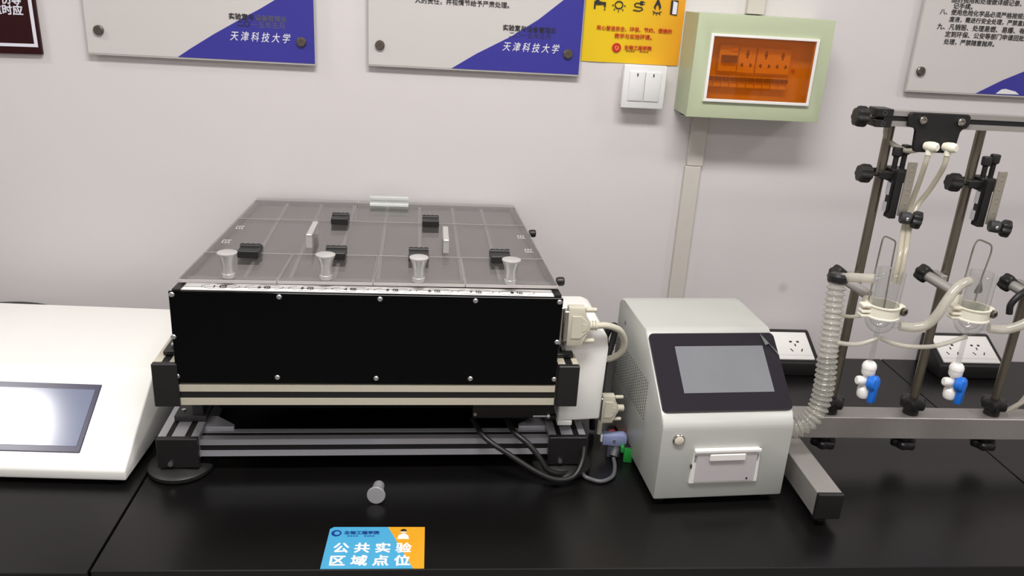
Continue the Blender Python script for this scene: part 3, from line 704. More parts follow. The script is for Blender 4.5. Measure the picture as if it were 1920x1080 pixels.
dsub('serial_connector', 'large beige D-shaped plug on the right flank of the black machine, upper of two', (0.2105, -0.5095, 0.284), 0.05, scale=1.0,
     cordpts=[(0.057, 0, 0), (0.075, 0.002, -0.001), (0.098, 0.01, -0.012), (0.112, 0.022, -0.036), (0.112, 0.03, -0.060), (0.098, 0.04, -0.078), (0.080, 0.045, -0.082), (0.0815, 0.06, -0.078)])
dsub('serial_connector', 'beige D-shaped plug low on the white cover, beside the grey case', (0.2955, -0.458, 0.1035), 0.05, scale=0.80)

# cables around the machine's right end
single(MB().tube([(0.07, -0.475, 0.088), (0.09, -0.515, 0.075), (0.13, -0.535, 0.055), (0.18, -0.552, 0.030), (0.215, -0.556, 0.018), (0.245, -0.548, 0.020), (0.262, -0.525, 0.04), (0.268, -0.48, 0.06), (0.262, -0.42, 0.05), (0.25, -0.38, 0.03)], 0.0048), 'power_cable',
       black_plastic, 'thick black cable sagging in front of the aluminium rail, lower right of the black machine', 'cable', (0.17, -0.53, 0.0))
single(MB().tube([(0.125, -0.45, 0.092), (0.14, -0.50, 0.080), (0.165, -0.52, 0.066), (0.185, -0.53, 0.045), (0.20, -0.535, 0.024), (0.225, -0.53, 0.012), (0.26, -0.51, 0.006)], 0.005), 'power_cable',
       black_plastic, 'black cable dropping behind the sagging thick cable onto the bench', 'cable', (0.17, -0.51, 0.0))
single(MB().tube([(0.257, -0.40, 0.0055), (0.262, -0.47, 0.006), (0.266, -0.52, 0.006), (0.276, -0.532, 0.0045), (0.296, -0.540, 0.0045), (0.318, -0.525, 0.0045), (0.328, -0.495, 0.0045), (0.331, -0.468, 0.0055)], 0.0036), 'signal_cable',
       grey_cord, 'grey cord looping on the bench up to the lilac plug', 'cable', (0.29, -0.52, 0.0))
single(MB().tube([(0.2985, -0.30, 0.02), (0.307, -0.33, 0.12), (0.325, -0.34, 0.20), (0.337, -0.345, 0.215), (0.333, -0.35, 0.18), (0.312, -0.37, 0.12), (0.303, -0.38, 0.06), (0.31, -0.36, 0.006)], 0.006), 'power_cable',
       black_plastic, 'black cable bent over between the white cover and the grey case', 'cable', (0.31, -0.35, 0.0))
single(MB().tube([(0.300, -0.335, 0.214), (0.312, -0.325, 0.208), (0.326, -0.315, 0.190), (0.333, -0.31, 0.16), (0.334, -0.31, 0.12), (0.333, -0.31, 0.05), (0.33, -0.31, 0.006)], 0.0042), 'signal_cable',
       grey_cord, 'grey cord hanging behind the beige cord loop, against the grey case', 'cable', (0.33, -0.31, 0.0))
single(MB().rings((0.322, -0.37, 0.0), (0, 0, 1), [(0.0005, 0.0055), (0.03, 0.0055), (0.042, 0.005), (0.045, 0.004)], 18), 'cable_boot', cream, 'small upright cream cable boot just below the white cover', 'cable boot', (0.322, -0.37, 0.0))
# plugs at the grey case
P = Thing('signal_plug', 'lilac plug beside the green terminal, at the foot of the grey case', 'connector', (0.331, -0.449, 0.0), -6)
P.part(MB().prism([(-0.020, 0.026), (-0.020, 0.046), (0.018, 0.048), (0.024, 0.044), (0.024, 0.030), (0.018, 0.024)], 1, -0.009, 0.009, 0.0015), 'hood', lilac)
P.part(MB().box(-0.024, -0.0195, -0.006, 0.006, 0.030, 0.044, 0.001, 1), 'plug_face', white_dull)
P.part(MB().cyl((0.001, -0.0088, 0.036), (0.001, -0.0105, 0.036), 0.0025, 12), 'screw', screw_m)
P.part(MB().tube([(0.006, 0, 0.026), (0.006, -0.004, 0.016), (0.002, -0.012, 0.006)], 0.0075), 'strain_relief', grey_cord)
P.part(MB().box(-0.010, 0.014, -0.0075, 0.0075, 0.0003, 0.0245, 0.001, 1), 'lower_shell', mat('dusk_connector', (70, 72, 84), 0.5))
P = Thing('terminal_plug', 'bright green terminal plug at the foot of the grey case', 'connector', (0.357, -0.466, 0.0), -10)
P.part(MB().box(-0.008, 0.008, -0.008, 0.009, 0.0003, 0.030, 0.0015), 'plug_block', green_plug)
P.part(MB().box(-0.014, -0.008, -0.006, 0.007, 0.018, 0.030, 0.0015), 'plug_shoulder', green_plug)
P.part(MB().box(-0.0075, 0.0075, -0.0075, 0.0085, 0.030, 0.0315, 0.0005, 1), 'black_cap', black_plastic)
P = Thing('wire_plug', 'tiny red and white plug on the bench beside the grey case', 'connector', (0.345, -0.385, 0.0), 10)
P.part(MB().box(-0.006, 0.006, -0.008, 0.008, 0.0003, 0.014, 0.001, 1), 'red_block', red_plug)
P.part(MB().box(-0.005, 0.005, -0.018, -0.008, 0.0003, 0.011, 0.001, 1), 'white_block', white_plastic)

# ------------------------------------------------------------------ grey touchscreen case
T = Thing('printer_controller', 'light grey touchscreen case with a printer slot, between the black machine and the stand', 'lab instrument', (0.485, -0.6, 0), 4)
prof = [(0.0, 0.014)]
prof += [(0.0, 0.146), (0.0015, 0.153), (0.006, 0.160), (0.012, 0.166), (0.135, 0.2625), (0.142, 0.2655), (0.27, 0.2655), (0.288, 0.2635), (0.30, 0.252), (0.30, 0.014)]
hs = T.part(MB().prism(prof, 0, -0.1155, 0.1115, 0.0035, 2), 'housing', case_grey)
so = Vector((0, 0.012, 0.166)); s_ = Vector((0, 0.123, 0.0965)); SL = s_.length; s_.normalize(); n_ = Vector((0, -s_.z, s_.y))
MC = Matrix(((1, 0, 0, -0.002), (0, s_.y, n_.y, so.y), (0, s_.z, n_.z, so.z), (0, 0, 0, 1)))
def rrect(w0, w1, h0, h1, r, n=5):
    out = []
    for cx, cy, a in ((w1-r, h0+r, -PI/2), (w1-r, h1-r, 0), (w0+r, h1-r, PI/2), (w0+r, h0+r, PI)):
        for k in range(n+1):
            t = a+PI/2*k/n; out.append((cx+r*math.cos(t), cy+r*math.sin(t)))
    return out
b = MB().prism(rrect(-0.1115, 0.1135, 0.004, SL*0.945, 0.007), 2, -0.001, 0.0048, 0.0008, 1)
bmesh.ops.transform(b.bm, matrix=MC, verts=b.bm.verts)
bz = T.part(b, 'screen_bezel', mat('charcoal_bezel', (40, 37, 44), 0.1))
b = MB().box(-0.070, 0.088, 0.036, 0.1225, 0.0046, 0.0052, mtx=MC)
T.part(b, 'display', lcd, bz)
fb = MB(); pf = [(0.0885, 0.1465, 0.0056), (0.0915, 0.121, 0.0095), (0.099, 0.124, 0.010), (0.1128, 0.100, 0.0075), (0.1128, 0.108, 0.0058)]
fb.quad([MC @ Vector(p) for p in pf], 0.0003)
T.part(fb, 'peeled_film_corner', film, bz)
pb = T.part(MB().rings((-0.086, 0.001, 0.1275), (0, -1, 0), [(0, 0.0105), (0.003, 0.0105), (0.0045, 0.0092), (0.0045, 0.0078)], 28), 'button_ring', steel)
T.part(MB().rings((-0.086, 0.0, 0.1275), (0, -1, 0), [(0, 0.0078), (0.0035, 0.0078), (0.0042, 0.0065)], 24), 'power_button', mat('ivory_button', (222, 214, 196), 0.35), pb)
pr = T.part(MB().prism([(-0.0565, 0.110), (0.0565, 0.110), (0.058, 0.088), (0.0605, 0.045), (-0.0595, 0.045), (-0.0575, 0.088)], 1, -0.0042, 0.001, 0.0012, 1), 'printer_frame', white_plastic)
dr = T.part(MB().box(-0.052, 0.053, -0.0058, -0.004, 0.049, 0.1015, 0.0008, 1), 'printer_door', mat('printer_door_grey', (196, 190, 192), 0.4), pr)
T.part(MB().box(-0.031, 0.031, -0.0095, -0.0056, 0.0905, 0.1025, 0.001, 1), 'door_tab', white_plastic, dr)
T.part(MB().box(-0.0575, 0.0575, -0.0085, -0.004, 0.105, 0.1105, 0.001, 1), 'paper_ledge', white_plastic, pr)
for x in (-0.0545, 0.0535):
    T.part(MB().box(x-0.0015, x+0.0015, -0.0052, -0.004, 0.088, 0.100), 'door_latch', mat('latch_grey', (140, 138, 138), 0.4), pr)
T.part(MB().box(-0.0605, -0.0588, -0.0046, -0.002, 0.075, 0.082), 'side_slot', ink, pr)
T.part(MB().cyl((0.040, -0.0057, 0.0535), (0.040, -0.0061, 0.0535), 0.002, 10), 'paper_lamp', ink, dr)
vh = MB()
for i in range(22):
    yy = 0.094+i*0.0100
    for j in range(13):
        zz = 0.114+j*0.0058
        if zz > 0.166+(yy-0.012)*0.785-0.014: continue
        vh.box(-0.1160, -0.1154, yy-0.0010, yy+0.0010, zz-0.0014, zz+0.0014)
T.part(vh, 'vent_holes', mat('vent_shadow', (70, 72, 70), 0.6), hs, kind='stuff')
T.part(MB().rings((-0.1150, 0.250, 0.228), (-1, 0, 0), [(0, 0.005), (0.001, 0.004)], 18), 'cover_screw', mat('painted_screw', (120, 122, 118), 0.4), hs)
for x in (-0.095, 0.09):
    for y in (0.025, 0.275):
        T.part(MB().cyl((x, y, 0.0003), (x, y, 0.0145), 0.009, 18), 'foot', black_plastic)

# ------------------------------------------------------------------ stand
def knob(mb, p0, axis, r, L, lobes=7, amp=0.09, seg=56):
    return mb.rings(p0, axis, [(0, r*0.72), (L*0.12, r*0.94), (L*0.3, r), (L*0.75, r), (L*0.92, r*0.9), (L, r*0.6)], seg, lobes, amp)
YP = -0.465
PX = (0.722, 0.8775, 1.036)
T = Thing('apparatus_stand', 'aluminium apparatus stand with steel poles and a slotted top bar, at the right', 'stand', (0.9, -0.48, 0))
T.part(MB().box(0.630, 1.62, -0.4855, -0.4435, 0.0625, 0.1055, 0.0012, 1), 'cross_bar', alu_bar)
lg = T.part(MB().box(0.6245, 0.6665, -0.655, -0.285, 0.0165, 0.0618, 0.001, 1), 'foot_bar', alu_bar)
T.part(MB().box(0.6235, 0.6675, -0.664, -0.655, 0.0155, 0.0628, 0.0015, 1), 'end_cap', black_plastic, lg)
for y in (-0.635, -0.305): T.part(MB().cyl((0.6455, y, 0.0003), (0.6455, y, 0.0168), 0.013, 24), 'rubber_foot', black_plastic, lg)
lg = T.part(MB().box(1.55, 1.592, -0.655, -0.285, 0.0165, 0.0618, 0.001, 1), 'foot_bar', alu_bar)
for x in PX:
    pl = T.part(MB().cyl((x, YP, 0.1056), (x, YP, 0.636), 0.0077, 20), 'pole', pole_steel)
    kb = MB().cyl((x, YP, 0.1056), (x, YP, 0.118), 0.0135, 20); knob(kb, (x, YP, 0.118), (0, 0, 1), 0.021, 0.02, 6, 0.13)
    T.part(kb, 'pole_nut', black_plastic, pl)
    T.part(knob(MB().cyl((x, YP, 0.052), (x, YP, 0.0624), 0.012, 16), (x, YP, 0.036), (0, 0, 1), 0.0215, 0.017, 6, 0.1), 'under_nut', black_plastic, pl)
# slotted top bar
zt0, zt1, yt0, yt1 = 0.6295, 0.6535, -0.4955, -0.4745
h = zt1-zt0; d = 0.005
tb = T.part(MB().prism([(yt0, zt0), (yt0, zt0+h*.35), (yt0+d, zt0+h*.35), (yt0+d, zt0+h*.68), (yt0, zt0+h*.68), (yt0, zt1), (yt1, zt1), (yt1, zt0)], 0, 0.700, 1.62), 'top_bar', alu_bar)
T.part(MB().box(0.7005, 1.6195, yt0+0.0012, yt0+d, zt0+h*.35, zt0+h*.68), 'slot_cover', black_matte, tb)
cl = MB().box(0.678, 0.7045, -0.499, -0.468, 0.6435, 0.656, 0.001, 1).box(0.678, 0.7045, -0.499, -0.468, 0.6275, 0.639, 0.001, 1).box(0.690, 0.7045, -0.499, -0.468, 0.6385, 0.644)
cp = T.part(cl, 'bar_clamp', black_plastic)
for z in (0.6335, 0.650): T.part(MB().rings((0.690, -0.4985, z), (0, -1, 0), [(0, 0.0042), (0.001, 0.0042), (0.001, 0.0022), (0.0002, 0.002)], 14), 'socket_screw', dark_grey, cp)
T.part(MB().cyl((0.668, -0.483, 0.6412), (0.692, -0.483, 0.6412), 0.0025, 12), 'clamp_screw', steel, cp)
T.part(knob(MB(), (0.650, -0.483, 0.6412), (1, 0, -0.05), 0.0155, 0.020, 7, 0.08), 'clamp_knob', black_plastic, cp)
for x in PX:
    T.part(MB().box(x-0.013, x+0.013, -0.4745, -0.4575, 0.6275, 0.648, 0.001, 1), 'pole_socket', black_plastic, tb)

# bracket with two white fittings
T = Thing('tube_bracket', 'flat black bracket with two white tube fittings on the stand top bar', 'bracket', (0.78, -0.50, 0.59))
b = MB().prism([(0.729, 0.633), (0.729, 0.650), (0.733, 0.6535), (0.826, 0.6535), (0.830, 0.650), (0.830, 0.636), (0.826, 0.632), (0.819, 0.631), (0.816, 0.626), (0.816, 0.597), (0.811, 0.592), (0.751, 0.592), (0.746, 0.597), (0.746, 0.626), (0.743, 0.630), (0.733, 0.6305)], 1, -0.503, -0.4962, 0.0012, 1)
pt = T.part(b, 'plate', black_matte)
for x in (0.7505, 0.8135):
    T.part(MB().rings((x, -0.5028, 0.6425), (0, -1, 0), [(0, 0.0062), (0.0045, 0.0062), (0.006, 0.005), (0.006, 0.003), (0.0035, 0.0028)], 24), 'bolt', steel, pt)
for x in (0.765, 0.796):
    ft = MB().rings((x, -0.5028, 0.6025), (0.45, -1, 0.05), [(0, 0.0062), (0.006, 0.0078), (0.014, 0.0082), (0.020, 0.0070), (0.022, 0.005)], 24)
    ft.cyl((x+0.003, -0.512, 0.601), (x+0.003, -0.512, 0.590), 0.0055, 16)
    T.part(ft, 'tube_fitting', cream)

# feed tubes
single(MB().tube([(0.768, -0.512, 0.592), (0.7665, -0.512, 0.575), (0.771, -0.500, 0.545), (0.774, -0.488, 0.513), (0.771, -0.488, 0.488), (0.759, -0.506, 0.462), (0.745, -0.534, 0.436), (0.7395, -0.5445, 0.415), (0.739, -0.545, 0.388)], 0.0042), 'feed_tube', milky_thin,
       'pale silicone tube from the left white fitting down into the first glass vessel', 'tube', (0.76, -0.52, 0.388))
single(MB().tube([(0.799, -0.512, 0.592), (0.7985, -0.512, 0.575), (0.800, -0.500, 0.552), (0.797, -0.488, 0.525), (0.787, -0.484, 0.500), (0.770, -0.504, 0.468), (0.754, -0.534, 0.436), (0.7485, -0.5445, 0.408), (0.748, -0.545, 0.385)], 0.0042), 'feed_tube', milky_thin,
       'pale silicone tube from the right white fitting curving down into the first glass vessel', 'tube', (0.79, -0.52, 0.385))
single(MB().tube([(0.716, -0.466, 0.6275), (0.7165, -0.466, 0.615), (0.722, -0.468, 0.603), (0.736, -0.474, 0.594), (0.752, -0.482, 0.590), (0.770, -0.492, 0.597), (0.775, -0.4955, 0.603)], 0.0045), 'feed_tube', milky_thin,
       'pale silicone tube looping out behind the black bracket', 'tube', (0.73, -0.47, 0.59))

# slide clamps on the poles
def slide_clamp(px, zc, dx, label, turn):
    T = Thing('slide_clamp', label, 'clamp', (px, YP, zc), 0, 'black slide clamps on the poles')
    z = zc
    b = MB().box(px-0.012, px+0.030, YP-0.022, YP-0.0085, z-0.006, z+0.006, 0.0015, 1)
    b.box(px+0.009, px+0.034, YP-0.022, YP+0.012, z-0.011, z+0.011, 0.0015, 1)
    b.box(px-0.016, px+0.010, YP+0.0085, YP+0.014, z-0.006, z+0.006, 0.001, 1)
    T.part(b, 'clamp_arm', black_plastic)
    T.part(MB().cyl((px-0.024, YP-0.014, z), (px-0.010, YP-0.014, z), 0.0028, 12), 'clamp_screw', black_plastic)
    T.part(knob(MB(), (px-0.046, YP-0.016, z+0.002), (1, 0.05, -0.06), 0.0145, 0.021, 7, 0.07), 'clamp_knob', black_plastic)
    sx = px+0.017
    # slide body, runners and steel face
    T.part(MB().box(sx-0.006, sx+0.006, YP-0.034, YP-0.016, z-0.068, z+0.010, 0.001, 1), 'slide_body', black_matte)
    T.part(MB().box(sx-0.0115, sx-0.006, YP-0.029, YP-0.020, z-0.057, z-0.009, 0.0008, 1), 'runner', black_plastic)
    rn = T.e.children[-1]
    T.part(MB().box(sx-0.0125, sx-0.0114, YP-0.029, YP-0.019, z-0.030, z-0.010).box(sx-0.0125, sx-0.0114, YP-0.029, YP-0.019, z-0.058, z-0.042), 'runner_scale', alu_low, rn)
    st = T.part(MB().box(sx+0.0062, sx+0.0215, YP-0.0372, YP-0.0342, z-0.062, z+0.026, 0.0004, 1), 'steel_face', mat('satin_steel_plate', (190, 184, 170), 0.4, 0.8))
    for q in (0.020, 0.012, -0.004, -0.018, -0.026, -0.042):
        T.part(MB().rings((sx+0.0142, YP-0.0371, z+q), (0, -1, 0), [(0, 0.0017), (0.0006, 0.0017), (0.0008, 0.001)], 12), 'rivet', screw_m, st)
    for tx, ty, tz in ((px+0.0145, YP-0.012, 0.0), (px+0.029, YP-0.010, 0.004)):
        b = MB().cyl((tx, ty, z+0.009), (tx, ty, z+0.034+tz), 0.0042, 14)
        b.rings((tx, ty, z+0.030+tz), (0, 0, 1), [(0, 0.0058), (0.002, 0.0075), (0.013, 0.0078), (0.015, 0.007), (0.0155, 0.005)], 24, 12, 0.03)
        T.part(b, 'thumbscrew', black_plastic)
    T.part(MB().rings((sx+0.008, YP-0.044, z-0.062), (1, -0.25, -0.08), [(0, 0.0085), (0.002, 0.010), (0.014, 0.010), (0.016, 0.008)], 24), 'pivot_boss', dark_grey)
    T.part(MB().rings((sx+0.014, YP-0.054, z-0.0625), (0, -1, 0), [(0, 0.003), (0.002, 0.003), (0.003, 0.0018)], 12), 'pivot_pin', screw_m)
    T.part(knob(MB(), (sx+0.026, YP-0.046, z-0.064), (1, -0.45, -0.1), 0.0135, 0.016, 7, 0.09), 'pivot_knob', black_plastic)
slide_clamp(0.722, 0.549, 0, 'black slide clamp with steel face on the first pole, above the first glass vessel', 0)
slide_clamp(0.8775, 0.540, 0, 'black slide clamp with steel face on the second pole from the left', 0)

# vessel holders
def holder(px, label, zc=0.3665):
    T = Thing('vessel_holder', label, 'clamp', (px, YP, zc), 0, 'vessel holders on the poles')
    # rod slopes from its black knob past the pole towards the ring
    a = Vector((px-0.027, YP-0.008, zc+0.002)); c = Vector((px-0.013, -0.520, zc-0.013))
    a = Vector((px-0.030, YP+0.002, zc)); c = Vector((px-0.006, -0.521, zc-0.012))
    T.part(MB().cyl(a, c, 0.0088, 20, ch=0.001), 'rod', alu_bar)
    ax = (a-c).normalized()
    T.part(knob(MB(), a-ax*0.001, ax, 0.0145, 0.020, 6, 0.1), 'rod_knob', black_plastic)
    T.part(MB().box(px-0.018, px-0.0072, YP-0.020, YP+0.012, zc-0.012, zc+0.008, 0.001, 1), 'pole_grip', alu_bar)
    cx, cy, cz, r = px+0.0085, -0.545, 0.3395, 0.0262
    ring = MB()
    n = 40; R = []
    for k in range(n+1):
        t = 2*PI*k/n
        u = (math.cos(t), math.sin(t))
        R.append([(r-0.0022, -0.0105), (r+0.0018, -0.0105), (r+0.0018, -0.0085), (r+0.0004, -0.0075), (r+0.0004, 0.0075), (r+0.0018, 0.0085), (r+0.0018, 0.0105), (r-0.0022, 0.0105)])
    V = [[ring.bm.verts.new((cx+rr*math.cos(2*PI*k/n), cy+rr*math.sin(2*PI*k/n), cz+zz)) for rr, zz in R[k]] for k in range(n)]
    for k in range(n):
        A, B = V[k], V[(k+1) % n]
        for q in range(8): ring.bm.faces.new((A[q], A[(q+1) % 8], B[(q+1) % 8], B[q]))
    rg = T.part(ring, 'ring_clamp', cream)
    ear = MB()
    for zz in (0.0065, -0.0035, -0.0105):
        ear.box(cx-r-0.013, cx-r+0.003, cy-0.010, cy+0.006, cz+zz-0.0005, cz+zz+0.0045, 0.0012, 1)
    T.part(ear, 'left_lug', cream, rg)
    T.part(MB().box(cx+r-0.003, cx+r+0.009, cy-0.007, cy+0.007, cz-0.0095, cz+0.0095, 0.002), 'right_lug', cream, rg)
    T.part(MB().rings((cx+r+0.005, cy-0.0068, cz+0.0), (0.25, -1, 0), [(0, 0.0066), (0.005, 0.0066), (0.0065, 0.005), (0.0065, 0.0028), (0.004, 0.0025)], 20), 'lug_bolt', standoff, rg)
    T.part(MB().cyl((cx-0.016, cy+0.0215, cz+0.003), c, 0.0088, 16), 'ring_stem', cream, rg)
    return T
holder(0.722, 'cream ring clamp on a grey rod holding the first glass vessel')
holder(0.8775, 'cream ring clamp on a grey rod holding the second glass vessel', 0.3725)
holder(1.036, 'grey rod with black knob on the pole nearest the right edge', 0.3600)

# glass vessels with white stopcocks
def vessel(px, label, vlabel=None, zt=0.4065):
    cx, cy = px+0.0085, -0.545
    T = Thing('glass_vessel', label, 'glass vessel', (cx, cy, 0.243), 0, 'jacketed glass vessels')
    R_ = 0.0236; zc = 0.3225
    prof = [(zt-0.243, R_), (zt-0.243-0.0008, R_+0.0004), (zt-0.243-0.003, R_)]
    prof += [(zc-0.243, R_)] + [(zc-0.243-R_*math.sin(a), max(0.0045, R_*math.cos(a))) for a in [PI/2*k/8 for k in range(1, 8)]] + [(0.056, 0.0045), (0.050, 0.0042), (-0.006, 0.0042)]
    T.part(MB().rings((cx, cy, 0.243), (0, 0, 1), prof, 40, capa=False, capb=False), 'outer_jacket', glass)
    ri = 0.0175
    pin = [(zt-0.243+0.004, ri)] + [(zc-0.243+0.004, ri)] + [(zc-0.243+0.004-ri*math.sin(a), max(0.003, ri*math.cos(a))) for a in [PI/2*k/8 for k in range(1, 8)]] + [(0.054, 0.0028), (-0.004, 0.0028)]
    T.part(MB().rings((cx, cy, 0.243), (0, 0, 1), pin, 36, capa=False, capb=False), 'inner_chamber', glass)
    T.part(MB().rings((cx, cy, zt-0.0005), (0, 0, 1), [(0, ri), (0.001, 0.0205), (0, R_)], 36, capa=False, capb=False), 'top_rim', glass)
    T.part(MB().tube([(cx-0.020, cy-0.004, zt-0.012), (cx-0.031, cy-0.006, zt-0.013)], 0.0046, 14, cap=False, smooth=False), 'upper_side_arm', glass)
    T.part(MB().tube([(cx+0.019, cy-0.004, 0.3135), (cx+0.032, cy-0.006, 0.3135)], 0.0046, 14, cap=False, smooth=False), 'lower_side_arm', glass)
    if not vlabel: return T
    V = Thing('stopcock', vlabel, 'valve', (cx, cy, 0.176), 0, 'white stopcocks with blue levers')
    b = MB().rings((cx, cy, 0.176), (0, 0, 1), [(0.002, 0.007), (0.004, 0.0098), (0.008, 0.0112), (0.019, 0.0112), (0.0215, 0.0095), (0.023, 0.0062), (0.029, 0.0068), (0.039, 0.0068), (0.044, 0.0066), (0.0455, 0.0095), (0.049, 0.0112), (0.0575, 0.0113), (0.0577, 0.0119), (0.061, 0.0119), (0.0655, 0.0106), (0.0685, 0.0078), (0.0685, 0.0048)], 32)
    V.part(b, 'valve_body', white_plastic)
    V.part(MB().rings((cx-0.004, cy, 0.209), (-1, 0, 0.12), [(0, 0.0078), (0.008, 0.0082), (0.0125, 0.0072), (0.014, 0.005)], 24), 'side_boss', white_plastic)
    hd = Vector((0.55, -0.82, 0.1)).normalized(); q = Vector((cx, cy, 0.209))
    lv = MB().rings(q+hd*0.006, hd, [(0, 0.0118), (0.002, 0.0134), (0.011, 0.0134), (0.0135, 0.011)], 28)
    u = Vector((0, 0, 1)); w = hd.cross(u).normalized()
    M = Matrix((( w.x, hd.x, 0, q.x), (w.y, hd.y, 0, q.y), (w.z, hd.z, 1, q.z), (0, 0, 0, 1)))
    lv.box(-0.0068, 0.0068, 0.010, 0.0215, -0.036, 0.010, 0.0035, 2, M)
    V.part(lv, 'lever', blue)
    return T
vessel(0.722, 'first clear glass vessel from the left, with two pale tubes inside', 'white stopcock with blue lever under the first glass vessel')
vessel(0.8775, 'second clear glass vessel from the left, in front of the wedge socket box', 'white stopcock with blue lever under the second glass vessel')
vessel(1.036, 'clear glass vessel cut off by the right edge')

# wire hooks
single(MB().tube([(0.7045, -0.5425, 0.355), (0.7050, -0.5425, 0.40), (0.7058, -0.5425, 0.452), (0.7065, -0.5425, 0.460), (0.7095, -0.543, 0.463), (0.722, -0.545, 0.4585), (0.7265, -0.545, 0.455), (0.7275, -0.545, 0.449), (0.7285, -0.545, 0.42), (0.7315, -0.545, 0.36), (0.7325, -0.545, 0.338)], 0.0014, 8, 4), 'wire_hook', steel,
       'bent steel wire hook standing in the first glass vessel', 'wire hook', (0.718, -0.545, 0.338))
T = Thing('wire_hook', 'bent steel wire hook with a flat paddle in the second glass vessel', 'wire hook', (0.88, -0.545, 0.36))
T.part(MB().tube([(0.8595, -0.5425, 0.372), (0.8605, -0.5425, 0.41), (0.8612, -0.543, 0.448), (0.863, -0.543, 0.458), (0.868, -0.543, 0.4625), (0.880, -0.545, 0.459), (0.8885, -0.545, 0.455), (0.891, -0.545, 0.449), (0.8915, -0.545, 0.44), (0.8895, -0.545, 0.42), (0.8875, -0.545, 0.40), (0.886, -0.545, 0.358)], 0.0014, 8, 4), 'wire', steel)
T.part(MB().prism([(0.8865, 0.394), (0.8885, 0.394), (0.8945, 0.378), (0.8930, 0.373), (0.8815, 0.372), (0.8805, 0.376)], 1, -0.546, -0.544, 0.0004, 1), 'paddle', mat('grey_paddle', (120, 120, 120), 0.4, 0.6))

# silicone water tubes
single(MB().tube([(0.664, -0.515, 0.381), (0.675, -0.525, 0.3865), (0.690, -0.54, 0.391), (0.703, -0.55, 0.394)], 0.0079), 'water_tube', milky, 'thick milky tube from the ribbed hose to the first glass vessel', 'tube', (0.68, -0.53, 0.38))
def water(px, x2, label, pts):
    single(MB().tube(pts, 0.0079), 'water_tube', milky, label, 'tube', (px, -0.56, 0.31), 'milky tubes looping between vessels')
water(0.81, 0, 'thick milky tube looping from the second glass vessel down to the first', [(0.763, -0.551, 0.3135), (0.785, -0.556, 0.3135), (0.803, -0.562, 0.322), (0.814, -0.566, 0.343), (0.823, -0.566, 0.366), (0.836, -0.562, 0.385), (0.850, -0.556, 0.393), (0.862, -0.551, 0.395)])
water(0.97, 0, 'thick milky tube looping from the right edge down to the second glass vessel', [(0.9185, -0.551, 0.3135), (0.941, -0.556, 0.3135), (0.960, -0.562, 0.322), (0.978, -0.566, 0.338), (0.992, -0.566, 0.362), (1.002, -0.562, 0.383), (1.012, -0.556, 0.392), (1.0185, -0.551, 0.394)])
single(MB().tube([(0.664, -0.545, 0.279), (0.680, -0.547, 0.2775), (0.70, -0.55, 0.279), (0.72, -0.5515, 0.2865), (0.7285, -0.5513, 0.291)], 0.0038), 'drain_tube', milky, 'thin milky tube from the ribbed hose to the stem of the first glass vessel', 'tube', (0.69, -0.55, 0.278))
single(MB().tube([(0.7345, -0.5512, 0.291), (0.755, -0.553, 0.2835), (0.782, -0.555, 0.279), (0.82, -0.555, 0.279), (0.85, -0.553, 0.285), (0.876, -0.5515, 0.295), (0.8835, -0.5510, 0.297)], 0.0038), 'drain_tube', milky, 'thin milky tube sagging between the stems of both glass vessels', 'tube', (0.80, -0.55, 0.278))
single(MB().tube([(0.682, -0.50, 0.3115), (0.692, -0.51, 0.312), (0.703, -0.522, 0.317), (0.713, -0.527, 0.323)], 0.0032), 'drain_tube', milky, 'short thin tube curving behind the first glass vessel', 'tube', (0.69, -0.51, 0.31))
single(MB().tube([(0.992, -0.56, 0.170), (1.012, -0.56, 0.196), (1.04, -0.56, 0.222), (1.07, -0.55, 0.23)], 0.0045), 'drain_tube', milky, 'thin milky tube at the right edge, upper one above the cross bar', 'tube', (1.03, -0.56, 0.16)) if False else None
single(MB().tube([(1.052, -0.478, 0.118), (1.075, -0.485, 0.142), (1.10, -0.49, 0.168), (1.15, -0.49, 0.20), (1.20, -0.49, 0.23)], 0.0042), 'drain_tube', milky, 'thin milky tube rising from the cross bar to the right edge', 'tube', (1.12, -0.49, 0.118))
single(MB().tube([(1.062, -0.47, 0.1105), (1.085, -0.47, 0.135), (1.115, -0.46, 0.18), (1.14, -0.45, 0.23)], 0.0042), 'drain_tube', milky, 'thin milky tube climbing steeply to the right edge, behind the other', 'tube', (1.1, -0.47, 0.1105))
single(MB().tube([(1.02, -0.49, 0.363), (1.005, -0.50, 0.362), (0.990, -0.505, 0.353), (0.982, -0.505, 0.338), (0.984, -0.505, 0.322)], 0.0055), 'rubber_tube', black_plastic, 'short curved black rubber tube near the right edge', 'tube', (1.0, -0.50, 0.322))

# ribbed hose
HP = [(0.660, -0.515, 0.374), (0.6585, -0.520, 0.35), (0.658, -0.528, 0.31), (0.658, -0.535, 0.26), (0.660, -0.540, 0.215), (0.660, -0.542, 0.18), (0.655, -0.545, 0.152), (0.642, -0.546, 0.130), (0.622, -0.545, 0.118), (0.600, -0.545, 0.113)]
NR = 31
def hr(t): return 0.0138+0.0028*t+0.0024*math.cos(2*PI*NR*t)
P_ = catmull(HP, 12)
